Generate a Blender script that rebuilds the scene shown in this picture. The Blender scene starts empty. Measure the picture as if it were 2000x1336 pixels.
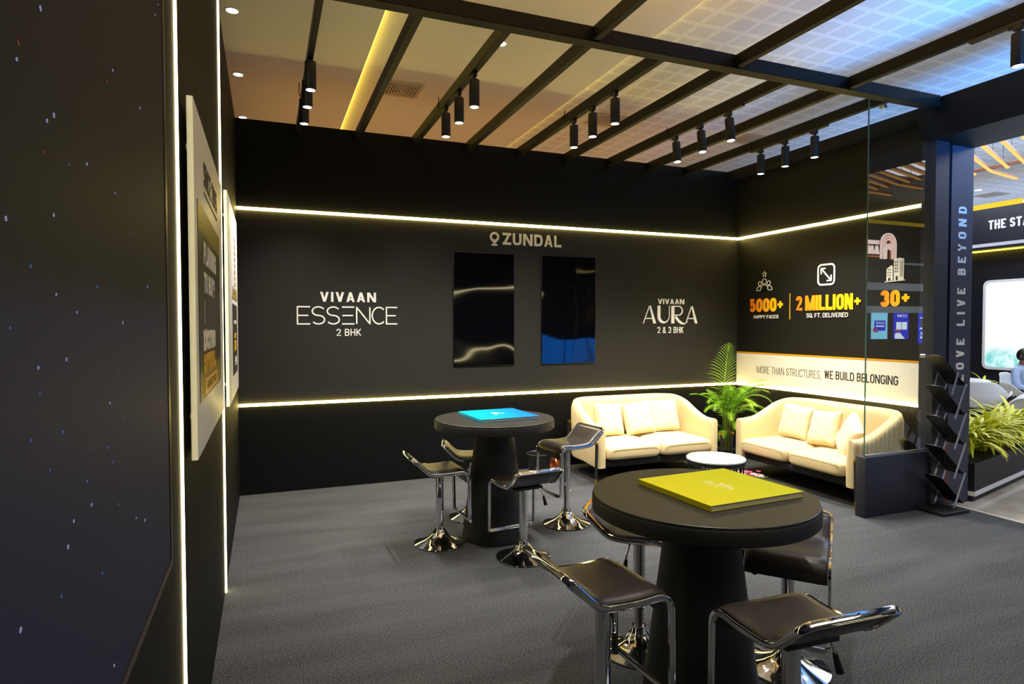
import bpy, bmesh, math, random
from mathutils import Vector, Matrix
random.seed(7)
S = bpy.context.scene
COL = S.collection
PI = math.pi
D, XL, XR, H = 6.128, -0.236, 5.415, 3.41      # back wall, left wall, right wall, wall height
CEIL = 4.0                                      # ceiling of the exhibition hall above the booth
V = Vector

# ------------------------------------------------------------------ camera
cd = bpy.data.cameras.new('camera'); cam = bpy.data.objects.new('camera', cd); COL.objects.link(cam)
S.camera = cam
cd.sensor_fit = 'HORIZONTAL'; cd.sensor_width = 36; cd.lens = 36 * 1213.5 / 2000
cd.clip_start = .02; cd.clip_end = 200
yaw, pit, rol = math.radians(21.612), math.radians(-1.565), math.radians(-.0924)
fw = V((math.sin(yaw)*math.cos(pit), math.cos(yaw)*math.cos(pit), math.sin(pit)))
rt = V((math.cos(yaw), -math.sin(yaw), 0)); up = rt.cross(fw)
rt2 = rt*math.cos(rol) + up*math.sin(rol); up2 = up*math.cos(rol) - rt*math.sin(rol)
cam.matrix_world = Matrix((( rt2.x, up2.x, -fw.x, 0), (rt2.y, up2.y, -fw.y, 0), (rt2.z, up2.z, -fw.z, 1.55), (0, 0, 0, 1)))

S.view_settings.view_transform = 'Standard'; S.view_settings.look = 'None'
S.view_settings.gamma = 1; S.view_settings.use_curve_mapping = False
S.view_settings.exposure = 0.0
S.cycles.max_bounces = 8; S.cycles.transparent_max_bounces = 12
S.cycles.sample_clamp_indirect = 4.0
S.cycles.use_denoising = True
S.cycles.caustics_reflective = False; S.cycles.caustics_refractive = False

# ------------------------------------------------------------------ materials
def lin(c):
    return tuple(((x/255)/12.92 if x <= 10 else (((x/255)+.055)/1.055)**2.4) for x in c)
def mat(name, rgb=(128,128,128), rough=.5, metal=0., emit=None, es=0., coat=0., sheen=0., spec=.5, fn=None):
    m = bpy.data.materials.new(name); m.use_nodes = True
    nt = m.node_tree; b = nt.nodes['Principled BSDF']
    b.inputs['Base Color'].default_value = (*lin(rgb), 1)
    b.inputs['Roughness'].default_value = rough; b.inputs['Metallic'].default_value = metal
    b.inputs['Specular IOR Level'].default_value = spec
    b.inputs['Coat Weight'].default_value = coat
    if sheen: b.inputs['Sheen Weight'].default_value = sheen
    if emit: b.inputs['Emission Color'].default_value = (*emit, 1); b.inputs['Emission Strength'].default_value = es
    if fn: fn(nt, b)
    return m
def N(nt, t, **k):
    n = nt.nodes.new(t)
    for a, v in k.items(): setattr(n, a, v)
    return n
def ramp(nt, stops, fac):
    r = N(nt, 'ShaderNodeValToRGB'); e = r.color_ramp.elements
    while len(e) < len(stops): e.new(.5)
    for i, (p, c) in enumerate(stops): e[i].position = p; e[i].color = (*c, 1)
    nt.links.new(fac, r.inputs[0]); return r.outputs[0]
def noise_col(scale, c0, c1, lo=.35, hi=.65, bump=0, detail=4, stretch=None, bdist=.01):
    def f(nt, b):
        tc = N(nt, 'ShaderNodeTexCoord'); src = tc.outputs['Object']
        if stretch:
            mp = N(nt, 'ShaderNodeMapping'); mp.inputs['Scale'].default_value = stretch
            nt.links.new(src, mp.inputs[0]); src = mp.outputs[0]
        n = N(nt, 'ShaderNodeTexNoise'); n.inputs['Scale'].default_value = scale; n.inputs['Detail'].default_value = detail
        nt.links.new(src, n.inputs['Vector'])
        nt.links.new(ramp(nt, [(lo, lin(c0)), (hi, lin(c1))], n.outputs['Fac']), b.inputs['Base Color'])
        if bump:
            bp = N(nt, 'ShaderNodeBump'); bp.inputs['Strength'].default_value = bump; bp.inputs['Distance'].default_value = bdist
            nt.links.new(n.outputs['Fac'], bp.inputs['Height']); nt.links.new(bp.outputs[0], b.inputs['Normal'])
    return f
def carpet_fn(nt, b):
    tc = N(nt, 'ShaderNodeTexCoord')
    a = N(nt, 'ShaderNodeTexNoise'); a.inputs['Scale'].default_value = 420; a.inputs['Detail'].default_value = 2
    c = N(nt, 'ShaderNodeTexNoise'); c.inputs['Scale'].default_value = 130; c.inputs['Detail'].default_value = 5
    w = N(nt, 'ShaderNodeTexNoise'); w.inputs['Scale'].default_value = 2.2; w.inputs['Detail'].default_value = 3
    mp = N(nt, 'ShaderNodeMapping'); mp.inputs['Scale'].default_value = (.35, 2.2, 1)
    nt.links.new(tc.outputs['Object'], mp.inputs[0]); nt.links.new(mp.outputs[0], w.inputs['Vector'])
    for n in (a, c): nt.links.new(tc.outputs['Object'], n.inputs['Vector'])
    m1 = N(nt, 'ShaderNodeMath', operation='ADD'); nt.links.new(a.outputs['Fac'], m1.inputs[0]); nt.links.new(c.outputs['Fac'], m1.inputs[1])
    m2 = N(nt, 'ShaderNodeMath', operation='MULTIPLY_ADD'); nt.links.new(w.outputs['Fac'], m2.inputs[0]); m2.inputs[1].default_value = .25
    nt.links.new(m1.outputs[0], m2.inputs[2])
    nt.links.new(ramp(nt, [(.0, lin((15,16,17))), (1., lin((104,106,109)))], (lambda mm: mm)(_rng(nt, m2.outputs[0], .88, 1.42))), b.inputs['Base Color'])
    bp = N(nt, 'ShaderNodeBump'); bp.inputs['Strength'].default_value = .35; bp.inputs['Distance'].default_value = .002
    nt.links.new(m1.outputs[0], bp.inputs['Height']); nt.links.new(bp.outputs[0], b.inputs['Normal'])
def _rng(nt, s, lo, hi):
    r = N(nt, 'ShaderNodeMapRange'); r.inputs[1].default_value = lo; r.inputs[2].default_value = hi
    nt.links.new(s, r.inputs[0]); return r.outputs[0]
def perf_fn(nt, b):
    # square fields of round holes, .23 m apart, with plain margins between the fields
    tc = N(nt, 'ShaderNodeTexCoord'); sp = N(nt, 'ShaderNodeSeparateXYZ'); nt.links.new(tc.outputs['Object'], sp.inputs[0])
    def M(op, a, bv=None, cv=None):
        n = N(nt, 'ShaderNodeMath', operation=op)
        for i, q in enumerate((a, bv, cv)):
            if q is None: continue
            if isinstance(q, (int, float)): n.inputs[i].default_value = q
            else: nt.links.new(q, n.inputs[i])
        return n.outputs[0]
    P, F, HN = .232, .78, 10
    ins, d2 = [], []
    for ax in (0, 1):
        u = M('FRACT', M('DIVIDE', sp.outputs[ax], P))
        v = M('DIVIDE', u, F)
        ins.append(M('LESS_THAN', v, 1.0))
        c = M('SUBTRACT', M('FRACT', M('MULTIPLY', v, HN)), .5)
        d2.append(M('MULTIPLY', c, c))
    hole = M('LESS_THAN', M('ADD', d2[0], d2[1]), .085)
    f = M('MULTIPLY', hole, M('MULTIPLY', ins[0], ins[1]))
    mx = N(nt, 'ShaderNodeMix', data_type='RGBA'); nt.links.new(f, mx.inputs[0])
    mx.inputs[6].default_value = (*lin((232,230,226)), 1); mx.inputs[7].default_value = (*lin((146,146,148)), 1)
    nt.links.new(mx.outputs[2], b.inputs['Base Color'])
def gold_fn(axis, lo, hi, c0=(236,120,20), c1=(250,205,20)):
    def f(nt, b):
        tc = N(nt, 'ShaderNodeTexCoord'); sp = N(nt, 'ShaderNodeSeparateXYZ'); nt.links.new(tc.outputs['Object'], sp.inputs[0])
        nt.links.new(ramp(nt, [(0, lin(c0)), (1, lin(c1))], _rng(nt, sp.outputs[axis], lo, hi)), b.inputs['Base Color'])
    return f
def emis(name, rgb, s):
    m = bpy.data.materials.new(name); m.use_nodes = True; nt = m.node_tree; nt.nodes.clear()
    e = N(nt, 'ShaderNodeEmission'); e.inputs[0].default_value = (*rgb, 1); e.inputs[1].default_value = s
    o = N(nt, 'ShaderNodeOutputMaterial'); nt.links.new(e.outputs[0], o.inputs[0]); return m
def glass_mat():
    m = bpy.data.materials.new('partition_glass'); m.use_nodes = True; nt = m.node_tree; nt.nodes.clear()
    t = N(nt, 'ShaderNodeBsdfTransparent'); t.inputs[0].default_value = (.96, .985, .975, 1)
    g = N(nt, 'ShaderNodeBsdfGlossy'); g.inputs['Roughness'].default_value = 0.0
    fr = N(nt, 'ShaderNodeFresnel'); fr.inputs[0].default_value = 1.55
    mx = N(nt, 'ShaderNodeMixShader'); o = N(nt, 'ShaderNodeOutputMaterial')
    ge = N(nt, 'ShaderNodeNewGeometry'); sb = N(nt, 'ShaderNodeMath', operation='SUBTRACT'); sb.inputs[0].default_value = 1.0; nt.links.new(ge.outputs['Backfacing'], sb.inputs[1])
    ml = N(nt, 'ShaderNodeMath', operation='MULTIPLY'); nt.links.new(fr.outputs[0], ml.inputs[0]); nt.links.new(sb.outputs[0], ml.inputs[1])
    m2 = N(nt, 'ShaderNodeMath', operation='MULTIPLY'); nt.links.new(ml.outputs[0], m2.inputs[0]); m2.inputs[1].default_value = 1.9   # both faces of the pane
    fr = m2
    nt.links.new(fr.outputs[0], mx.inputs[0]); nt.links.new(t.outputs[0], mx.inputs[1]); nt.links.new(g.outputs[0], mx.inputs[2]); nt.links.new(mx.outputs[0], o.inputs[0])
    return m
def screen_fn(nt, b):
    # slightly wavy glass front of a switched-off display
    tc = N(nt, 'ShaderNodeTexCoord'); n = N(nt, 'ShaderNodeTexNoise'); n.inputs['Scale'].default_value = 2.6; n.inputs['Detail'].default_value = 0
    nt.links.new(tc.outputs['Object'], n.inputs['Vector'])
    bp = N(nt, 'ShaderNodeBump'); bp.inputs['Strength'].default_value = .35; bp.inputs['Distance'].default_value = .02
    nt.links.new(n.outputs['Fac'], bp.inputs['Height']); nt.links.new(bp.outputs[0], b.inputs['Normal'])
def led_fn(nt, b):
    # what the video wall shows: a night sky, bluish low down
    tc = N(nt, 'ShaderNodeTexCoord'); sp = N(nt, 'ShaderNodeSeparateXYZ'); nt.links.new(tc.outputs['Object'], sp.inputs[0])
    c = ramp(nt, [(0, (.008,.009,.021)), (.36, (.011,.012,.025)), (.40, (.0045,.0052,.0075)), (1, (.0022,.0023,.003))], _rng(nt, sp.outputs[2], .97, 2.6))
    w = N(nt, 'ShaderNodeTexWave'); w.bands_direction = 'Z'; w.inputs['Scale'].default_value = 60; nt.links.new(tc.outputs['Object'], w.inputs['Vector'])
    mx = N(nt, 'ShaderNodeMix', data_type='RGBA', blend_type='MULTIPLY'); mx.inputs[0].default_value = .35
    nt.links.new(c, mx.inputs[6]); nt.links.new(w.outputs['Color'], mx.inputs[7])
    nt.links.new(mx.outputs[2], b.inputs['Emission Color']); b.inputs['Emission Strength'].default_value = 1.0
def view_fn(nt, b):
    # bright landscape on the neighbouring booth's display: white sky over a pale green wood
    tc = N(nt, 'ShaderNodeTexCoord'); sp = N(nt, 'ShaderNodeSeparateXYZ'); nt.links.new(tc.outputs['Object'], sp.inputs[0])
    n = N(nt, 'ShaderNodeTexNoise'); n.inputs['Scale'].default_value = 9; n.inputs['Detail'].default_value = 6; nt.links.new(tc.outputs['Object'], n.inputs['Vector'])
    g = ramp(nt, [(.35, (.20,.62,.60)), (.65, (.75,.98,.98))], n.outputs['Fac'])
    mx = N(nt, 'ShaderNodeMix', data_type='RGBA'); mx.inputs[7].default_value = (.93,.94,1,1)
    nt.links.new(_rng(nt, sp.outputs[2], 1.02, 1.18), mx.inputs[0]); nt.links.new(g, mx.inputs[6])
    nt.links.new(mx.outputs[2], b.inputs['Emission Color']); b.inputs['Emission Strength'].default_value = 1.15
def leaf_fn(nt, b):
    at = N(nt, 'ShaderNodeAttribute'); at.attribute_name = 'mid'
    nt.links.new(ramp(nt, [(0, lin((132,172,16))), (.5, lin((160,192,18))), (.58, lin((236,228,40))), (1, lin((244,234,50)))], at.outputs['Fac']), b.inputs['Base Color'])
    b.inputs['Transmission Weight'].default_value = 0

M = {}
M['wall'] = mat('black_wall_paint', (8,9,9), .62, spec=.15)
M['panel'] = mat('lit_wall_laminate', (38,37,33), .55, spec=.22)  # lighter than the wall: light from strips and spots put into the colour
M['rwall'] = mat('black_laminate', (20,19,17), .5, spec=.3)
M['carpet'] = mat('grey_carpet', (90,90,88), .95, spec=.1, fn=carpet_fn)
M['tile'] = mat('polished_cream_tile', (190,182,168), .12, fn=noise_col(2.5, (168,158,142), (205,198,186), bump=0))
M['ceil'] = mat('white_plaster', (226,222,214), .8)
M['perf'] = mat('perforated_plaster', (226,226,226), .8, fn=perf_fn)
M['beam'] = mat('black_beam_paint', (12,12,12), .5, spec=.2)
M['black'] = mat('matt_black_metal', (26,26,28), .45)
M['dark'] = mat('dark_recess', (6,6,6), .9)
M['post'] = mat('blue_black_laminate', (40,41,50), .5)
M['pillar'] = mat('slate_pillar_paint', (56,59,72), .5)
M['strip'] = emis('led_strip_light', (1., .77, .22), 25.)
M['strip_side'] = emis('led_strip_light_left', (1., .86, .45), 12.)
M['cove'] = emis('cove_light', (1., .72, .06), 5.5)
M['cove_dim'] = emis('fascia_cove_light', (1., .72, .05), 1.0)
M['lens'] = emis('spot_lens_glow', (1., .97, .92), 9.)
M['down'] = emis('downlight_glow', (1., .96, .88), 9.)
M['white'] = mat('white_vinyl_lettering', (236,234,226), .5)
M['band'] = mat('white_band_vinyl', (232,226,214), .5)
M['ink'] = mat('black_vinyl_lettering', (30,26,22), .5)
M['board'] = mat('white_poster_board', (225,224,218), .45)
M['print'] = mat('dark_poster_print', (40,38,32), .4)
M['olive'] = mat('olive_gold_print', (122,104,14), .45)
M['gold'] = mat('gold_print', (236,178,30), .4)
M['goldline'] = mat('gold_edge', (214,150,24), .4)
M['screen'] = mat('display_glass', (4,4,7), .04, coat=.0, spec=.6, fn=screen_fn)
M['bezel'] = mat('black_bezel', (10,10,12), .3)
M['led'] = mat('video_wall_panel', (3,3,4), .6, spec=.15, fn=led_fn)
M['ledframe'] = mat('bronze_trim', (52,42,30), .4)
M['star'] = emis('star_pixel', (.5,.5,.85), .4)
M['star2'] = emis('blue_star_pixel', (.16,.28,.62), .3)
M['star3'] = emis('red_star_pixel', (.45,.13,.10), .25)
M['glass'] = glass_mat()
M['glassedge'] = mat('glass_edge', (70,110,100), .2)
M['chrome'] = mat('chrome', (225,226,230), .06, metal=1)
M['steel'] = mat('brushed_steel', (170,174,180), .28, metal=1)
M['leather'] = mat('black_leather', (40,35,32), .36, fn=noise_col(90, (36,31,28), (48,42,38), bump=.15, bdist=.002))
M['rubber'] = mat('black_plastic', (20,20,20), .4)
M['table'] = mat('black_table_laminate', (28,28,28), .55, spec=.35)
M['tglass'] = mat('table_glass', (34,33,27), .42, spec=.6)
M['tedge'] = mat('green_glass_edge', (16,40,32), .1, coat=1)
M['fabric'] = mat('cream_velvet', (228,212,172), .85, sheen=.3, fn=noise_col(160, (214,192,140), (230,208,156), bump=.12, bdist=.002))
M['pillow'] = mat('cream_cushion_fabric', (232,216,178), .85, sheen=.3, fn=noise_col(120, (228,207,160), (240,222,178), bump=.12, bdist=.002))
M['blackfab'] = mat('black_underframe', (18,18,20), .8)
M['brass'] = mat('brass', (214,170,60), .25, metal=1)
M['marble'] = mat('white_marble', (240,240,240), .2)
M['terracotta'] = mat('terracotta', (196,92,40), .7)
M['pot'] = mat('dark_plant_pot', (34,32,30), .6)
M['soil'] = mat('soil', (40,32,24), .95)
M['palm'] = mat('palm_leaf', (92,150,26), .45, fn=noise_col(6, (74,132,18), (150,196,34)))
M['stem'] = mat('palm_stem', (92,104,36), .6)
M['leaf'] = mat('variegated_leaf', (150,180,40), .45, fn=leaf_fn)
M['copper'] = mat('copper_foil', (196,112,72), .32, metal=.85)
M['petal'] = mat('pink_petal', (214,60,110), .6)
M['petalw'] = mat('white_petal', (238,230,214), .6)
M['green'] = mat('bouquet_leaf', (90,140,40), .6)
M['wrap'] = mat('bouquet_paper', (235,228,205), .6)
M['bluecover'] = mat('blue_book_cover', (0,140,230), .3, coat=.3, fn=gold_fn(0, -.22, .22, (0,190,235), (0,120,235)))
M['limecover'] = mat('lime_book_cover', (200,202,0), .32, coat=.2, fn=gold_fn(0, -.22, .22, (214,206,0), (196,200,0)))
M['pages'] = mat('book_pages', (214,208,190), .7)
M['plastic'] = mat('white_plastic', (232,236,240), .35)
M['wood'] = mat('beech_wood', (178,118,66), .5, fn=noise_col(14, (160,100,52), (192,134,80), stretch=(1,1,.1)))
M['brownwood'] = mat('brown_board', (96,60,36), .7, fn=noise_col(10, (80,48,28), (112,72,44), stretch=(1,1,.15)))
M['tube'] = emis('warm_tube_glow', (1., .50, .14), 1.55)
M['copperframe'] = mat('copper_tube_housing', (120,72,44), .4, metal=.6)
M['view'] = mat('landscape_display', (10,10,10), .3, fn=view_fn)
M['frame_white'] = mat('white_screen_frame', (238,240,245), .4)
M['led_white'] = emis('white_fascia_light', (.74,.80,1.), .75)
M['sky_letter'] = mat('pale_fascia_letters', (222,228,244), .5)
M['navy'] = mat('navy_booth_wall', (16,18,30), .5)
M['vent'] = mat('vent_paint', (196,184,166), .6)
M['ventdark'] = mat('vent_slot', (30,26,20), .9)
M['skin'] = mat('skin', (128,84,62), .55)
M['hair'] = mat('black_hair', (14,12,12), .5)
M['shirt'] = mat('pale_blue_shirt', (168,190,226), .8)
M['trouser'] = mat('dark_trousers', (44,30,42), .8)
M['shoe'] = mat('black_shoe', (18,18,18), .4)
M['pink_neon'] = emis('pink_neon', (1., .78, .72), 5.7)
M['orange_neon'] = emis('orange_neon', (.9, .28, .10), 2.9)
M['cyan_screen'] = emis('cyan_poster_screen', (.25, .72, 1.), 5.3)
M['blue_screen'] = emis('blue_poster_screen', (.02, .03, .75), 4.8)
M['white_screen'] = emis('white_screen_print', (.75, .92, 1.), 5.7)
M['pink_screen'] = emis('pink_screen_print', (.85, .15, .5), 1.8)
M['blue_counter'] = emis('blue_counter_light', (.01, .20, .85), 4.5)
M['ledge'] = mat('pale_ledge', (225,234,244), .5)
M['pale_board'] = mat('grey_photo_print', (120,140,165), .5)

# ------------------------------------------------------------------ mesh builder
class G:
    def __init__(s): s.bm = bmesh.new()
    def verts(s, n0, Mx):
        vs = s.bm.verts[:] if n0 == 0 else list(s.bm.verts)[n0:]
        if Mx is not None: bmesh.ops.transform(s.bm, matrix=Mx, verts=vs)
    def mark(s): s.bm.verts.ensure_lookup_table(); return len(s.bm.verts)
    def box(s, c, d, Mx=None, bev=0, seg=2):
        n = s.mark()
        r = bmesh.ops.create_cube(s.bm, size=1)
        bmesh.ops.scale(s.bm, vec=V(d), verts=r['verts'])
        if bev:
            es = list({e for v in r['verts'] for e in v.link_edges})
            bmesh.ops.bevel(s.bm, geom=es, offset=bev, segments=seg, affect='EDGES', profile=.5)
        s.bm.verts.ensure_lookup_table()
        vs = list(s.bm.verts)[n:]
        bmesh.ops.translate(s.bm, vec=V(c), verts=vs)
        if Mx is not None: bmesh.ops.transform(s.bm, matrix=Mx, verts=vs)
        return s
    def b2(s, lo, hi, bev=0):
        lo, hi = V(lo), V(hi); return s.box((lo+hi)/2, hi-lo, bev=bev)
    def ring(s, pts): return [s.bm.verts.new(p) for p in pts]
    def face(s, vs):
        try: s.bm.faces.new(vs)
        except ValueError: pass
    def loft(s, rings, close=True, cap=True):
        R = [s.ring(r) for r in rings]; n = len(R[0])
        for a, b in zip(R, R[1:]):
            for i in range(n if close else n-1):
                j = (i+1) % n; s.face((a[i], a[j], b[j], b[i]))
        if cap and close: s.face(R[0][::-1]); s.face(R[-1])
        return s
    def cyl(s, p0, p1, r0, r1=None, seg=20):
        p0, p1 = V(p0), V(p1); r1 = r0 if r1 is None else r1
        z = (p1-p0).normalized(); x = z.orthogonal().normalized(); y = z.cross(x)
        return s.loft([[p + (x*math.cos(t)+y*math.sin(t))*r for t in [2*PI*i/seg for i in range(seg)]] for p, r in ((p0, r0), (p1, r1))])
    def lathe(s, prof, c=(0,0,0), seg=40, cap=True):
        c = V(c)
        return s.loft([[c + V((r*math.cos(2*PI*i/seg), r*math.sin(2*PI*i/seg), z)) for i in range(seg)] for r, z in prof], cap=cap)
    def sweep(s, path, prof, closed=False, upv=V((0,0,1)), cap=True):
        P = [V(p) for p in path]; n = len(P); rings = []
        for i, p in enumerate(P):
            a = P[(i-1) % n] if (closed or i) else p; b = P[(i+1) % n] if (closed or i < n-1) else p
            t = (b-a).normalized(); x = t.cross(upv)
            if x.length < 1e-4: x = t.cross(V((0,1,0)))
            x.normalize(); y = x.cross(t)
            rings.append([p + x*u + y*v for u, v in prof])
        if closed: rings.append(rings[0])
        return s.loft(rings, cap=cap and not closed)
    def tube(s, path, r, seg=10, closed=False, upv=V((0,0,1))):
        return s.sweep(path, [(r*math.cos(2*PI*i/seg), r*math.sin(2*PI*i/seg)) for i in range(seg)], closed, upv)
    def prism(s, pts, z0, z1, Mx=None):
        n = s.mark()
        a = s.ring([(p[0], p[1], z0) for p in pts]); b = s.ring([(p[0], p[1], z1) for p in pts]); k = len(pts)
        for i in range(k): s.face((a[i], a[(i+1) % k], b[(i+1) % k], b[i]))
        s.face(a[::-1]); s.face(b)
        s.bm.verts.ensure_lookup_table()
        if Mx is not None: bmesh.ops.transform(s.bm, matrix=Mx, verts=list(s.bm.verts)[n:])
        return s
    def ringplate(s, outer, inner, z0, z1, Mx=None):   # plate with a hole, same point count
        n = s.mark(); k = len(outer)
        rs = [s.ring([(p[0], p[1], z) for p in q]) for q, z in ((outer, z1), (inner, z1), (inner, z0), (outer, z0))]
        for a, b in zip(rs, rs[1:]+rs[:1]):
            for i in range(k): s.face((a[i], a[(i+1) % k], b[(i+1) % k], b[i]))
        s.bm.verts.ensure_lookup_table()
        if Mx is not None: bmesh.ops.transform(s.bm, matrix=Mx, verts=list(s.bm.verts)[n:])
        return s
    def stroke(s, pts, w, z1, Mx=None, closed=False, z0=0., w2=None):
        pts = [V((p[0], p[1], 0)) for p in pts]
        n = s.mark()
        segs = list(zip(pts, pts[1:])) + ([(pts[-1], pts[0])] if closed else [])
        for a, b in segs:
            d = (b-a)
            if d.length < 1e-7: continue
            d.normalize(); q = V((-d.y, d.x, 0))*w/2
            s.prism([(a+q)[:2], (a-q)[:2], (b-q)[:2], (b+q)[:2]], z0, z1)
        js = pts if closed else pts[1:-1]
        for p in js: s.prism([(p.x+w/2*math.cos(t*PI/4), p.y+w/2*math.sin(t*PI/4)) for t in range(8)], z0, z1-1e-5)
        s.bm.verts.ensure_lookup_table()
        if Mx is not None: bmesh.ops.transform(s.bm, matrix=Mx, verts=list(s.bm.verts)[n:])
        return s
    def quadgrid(s, f, nu, nv, close_u=False):
        rows = [[s.bm.verts.new(f(i/nu, j/nv)) for i in range(nu + (0 if close_u else 1))] for j in range(nv+1)]
        m = len(rows[0])
        for a, b in zip(rows, rows[1:]):
            for i in range(m if close_u else m-1): s.face((a[i], a[(i+1) % m], b[(i+1) % m], b[i]))
        return s
    def mesh(s, me):
        s.bm.from_mesh(me); return s
    def build(s, name, m, parent=None, ang=35, smooth=True, Mx=None):
        if Mx is not None: bmesh.ops.transform(s.bm, matrix=Mx, verts=s.bm.verts[:])
        bmesh.ops.recalc_face_normals(s.bm, faces=s.bm.faces[:])
        me = bpy.data.meshes.new(name); s.bm.to_mesh(me); s.bm.free()
        for q in (m if isinstance(m, (list, tuple)) else [m]): me.materials.append(q)
        if smooth:
            me.shade_smooth(); me.set_sharp_from_angle(angle=math.radians(ang))
        o = bpy.data.objects.new(name, me); COL.objects.link(o)
        if parent: o.parent = parent
        return o
def thing(name, label, cat, loc=(0,0,0), rz=0, group=None):
    o = bpy.data.objects.new(name, None); COL.objects.link(o); o.empty_display_size = .1
    o.location = loc; o.rotation_euler = (0, 0, rz); return tag(o, label, cat, group)
def tag(o, label, cat, group=None):
    o['label'] = label; o['category'] = cat
    if group: o['group'] = group
    return o
def struct(o): o['kind'] = 'structure'; return o
def dup(root, loc=None, rz=None, label=None):
    r = root.copy(); COL.objects.link(r)
    if loc is not None: r.location = loc
    if rz is not None: r.rotation_euler = (0, 0, rz)
    if label: r['label'] = label
    for c in list(root.children):
        c2 = c.copy(); COL.objects.link(c2); c2.parent = r
        for g in list(c.children):
            g2 = g.copy(); COL.objects.link(g2); g2.parent = c2
    return r
def arc(cx, cy, r, a0, a1, n):
    return [(cx + r*math.cos(a0+(a1-a0)*i/n), cy + r*math.sin(a0+(a1-a0)*i/n)) for i in range(n+1)]
def rrect(x0, y0, x1, y1, r, n=5):
    return arc(x1-r, y1-r, r, 0, PI/2, n) + arc(x0+r, y1-r, r, PI/2, PI, n) + arc(x0+r, y0+r, r, PI, 1.5*PI, n) + arc(x1-r, y0+r, r, 1.5*PI, 2*PI, n)

# ------------------------------------------------------------------ lettering drawn from strokes
def mstroke(g, pts, w, z1, Mx, closed=False):
    """flat band of width w along pts with mitred corners"""
    P = [V((p[0], p[1])) for p in pts]; n = len(P); L, R = [], []
    for i, p in enumerate(P):
        a = P[i-1] if (closed or i) else None; b = P[(i+1) % n] if (closed or i < n-1) else None
        d0 = (p-a).normalized() if a is not None else (b-p).normalized(); d1 = (b-p).normalized() if b is not None else d0
        n0, n1 = V((-d0.y, d0.x)), V((-d1.y, d1.x)); m = n0+n1
        if m.length < .2: m = n1
        m.normalize(); c_ = m.dot(n1); k = 1/c_ if c_ > .62 else 1.05; L.append(p+m*k*w/2); R.append(p-m*k*w/2)
    for i in range(n if closed else n-1):
        j = (i+1) % n; g.prism([R[i], R[j], L[j], L[i]], 0, z1, Mx)
def _O(q=.5): return [('c', rrect(0, 0, 1, 1, .4999, 7))]
_S = [(.98, .78), (.93, .90), (.80, .97), (.5, 1), (.2, .97), (.06, .88), (.02, .76), (.06, .64), (.2, .56), (.5, .51), (.8, .45), (.94, .36), (.98, .24), (.93, .11), (.80, .03), (.5, 0), (.2, .03), (.07, .10), (.02, .22)]
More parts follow.
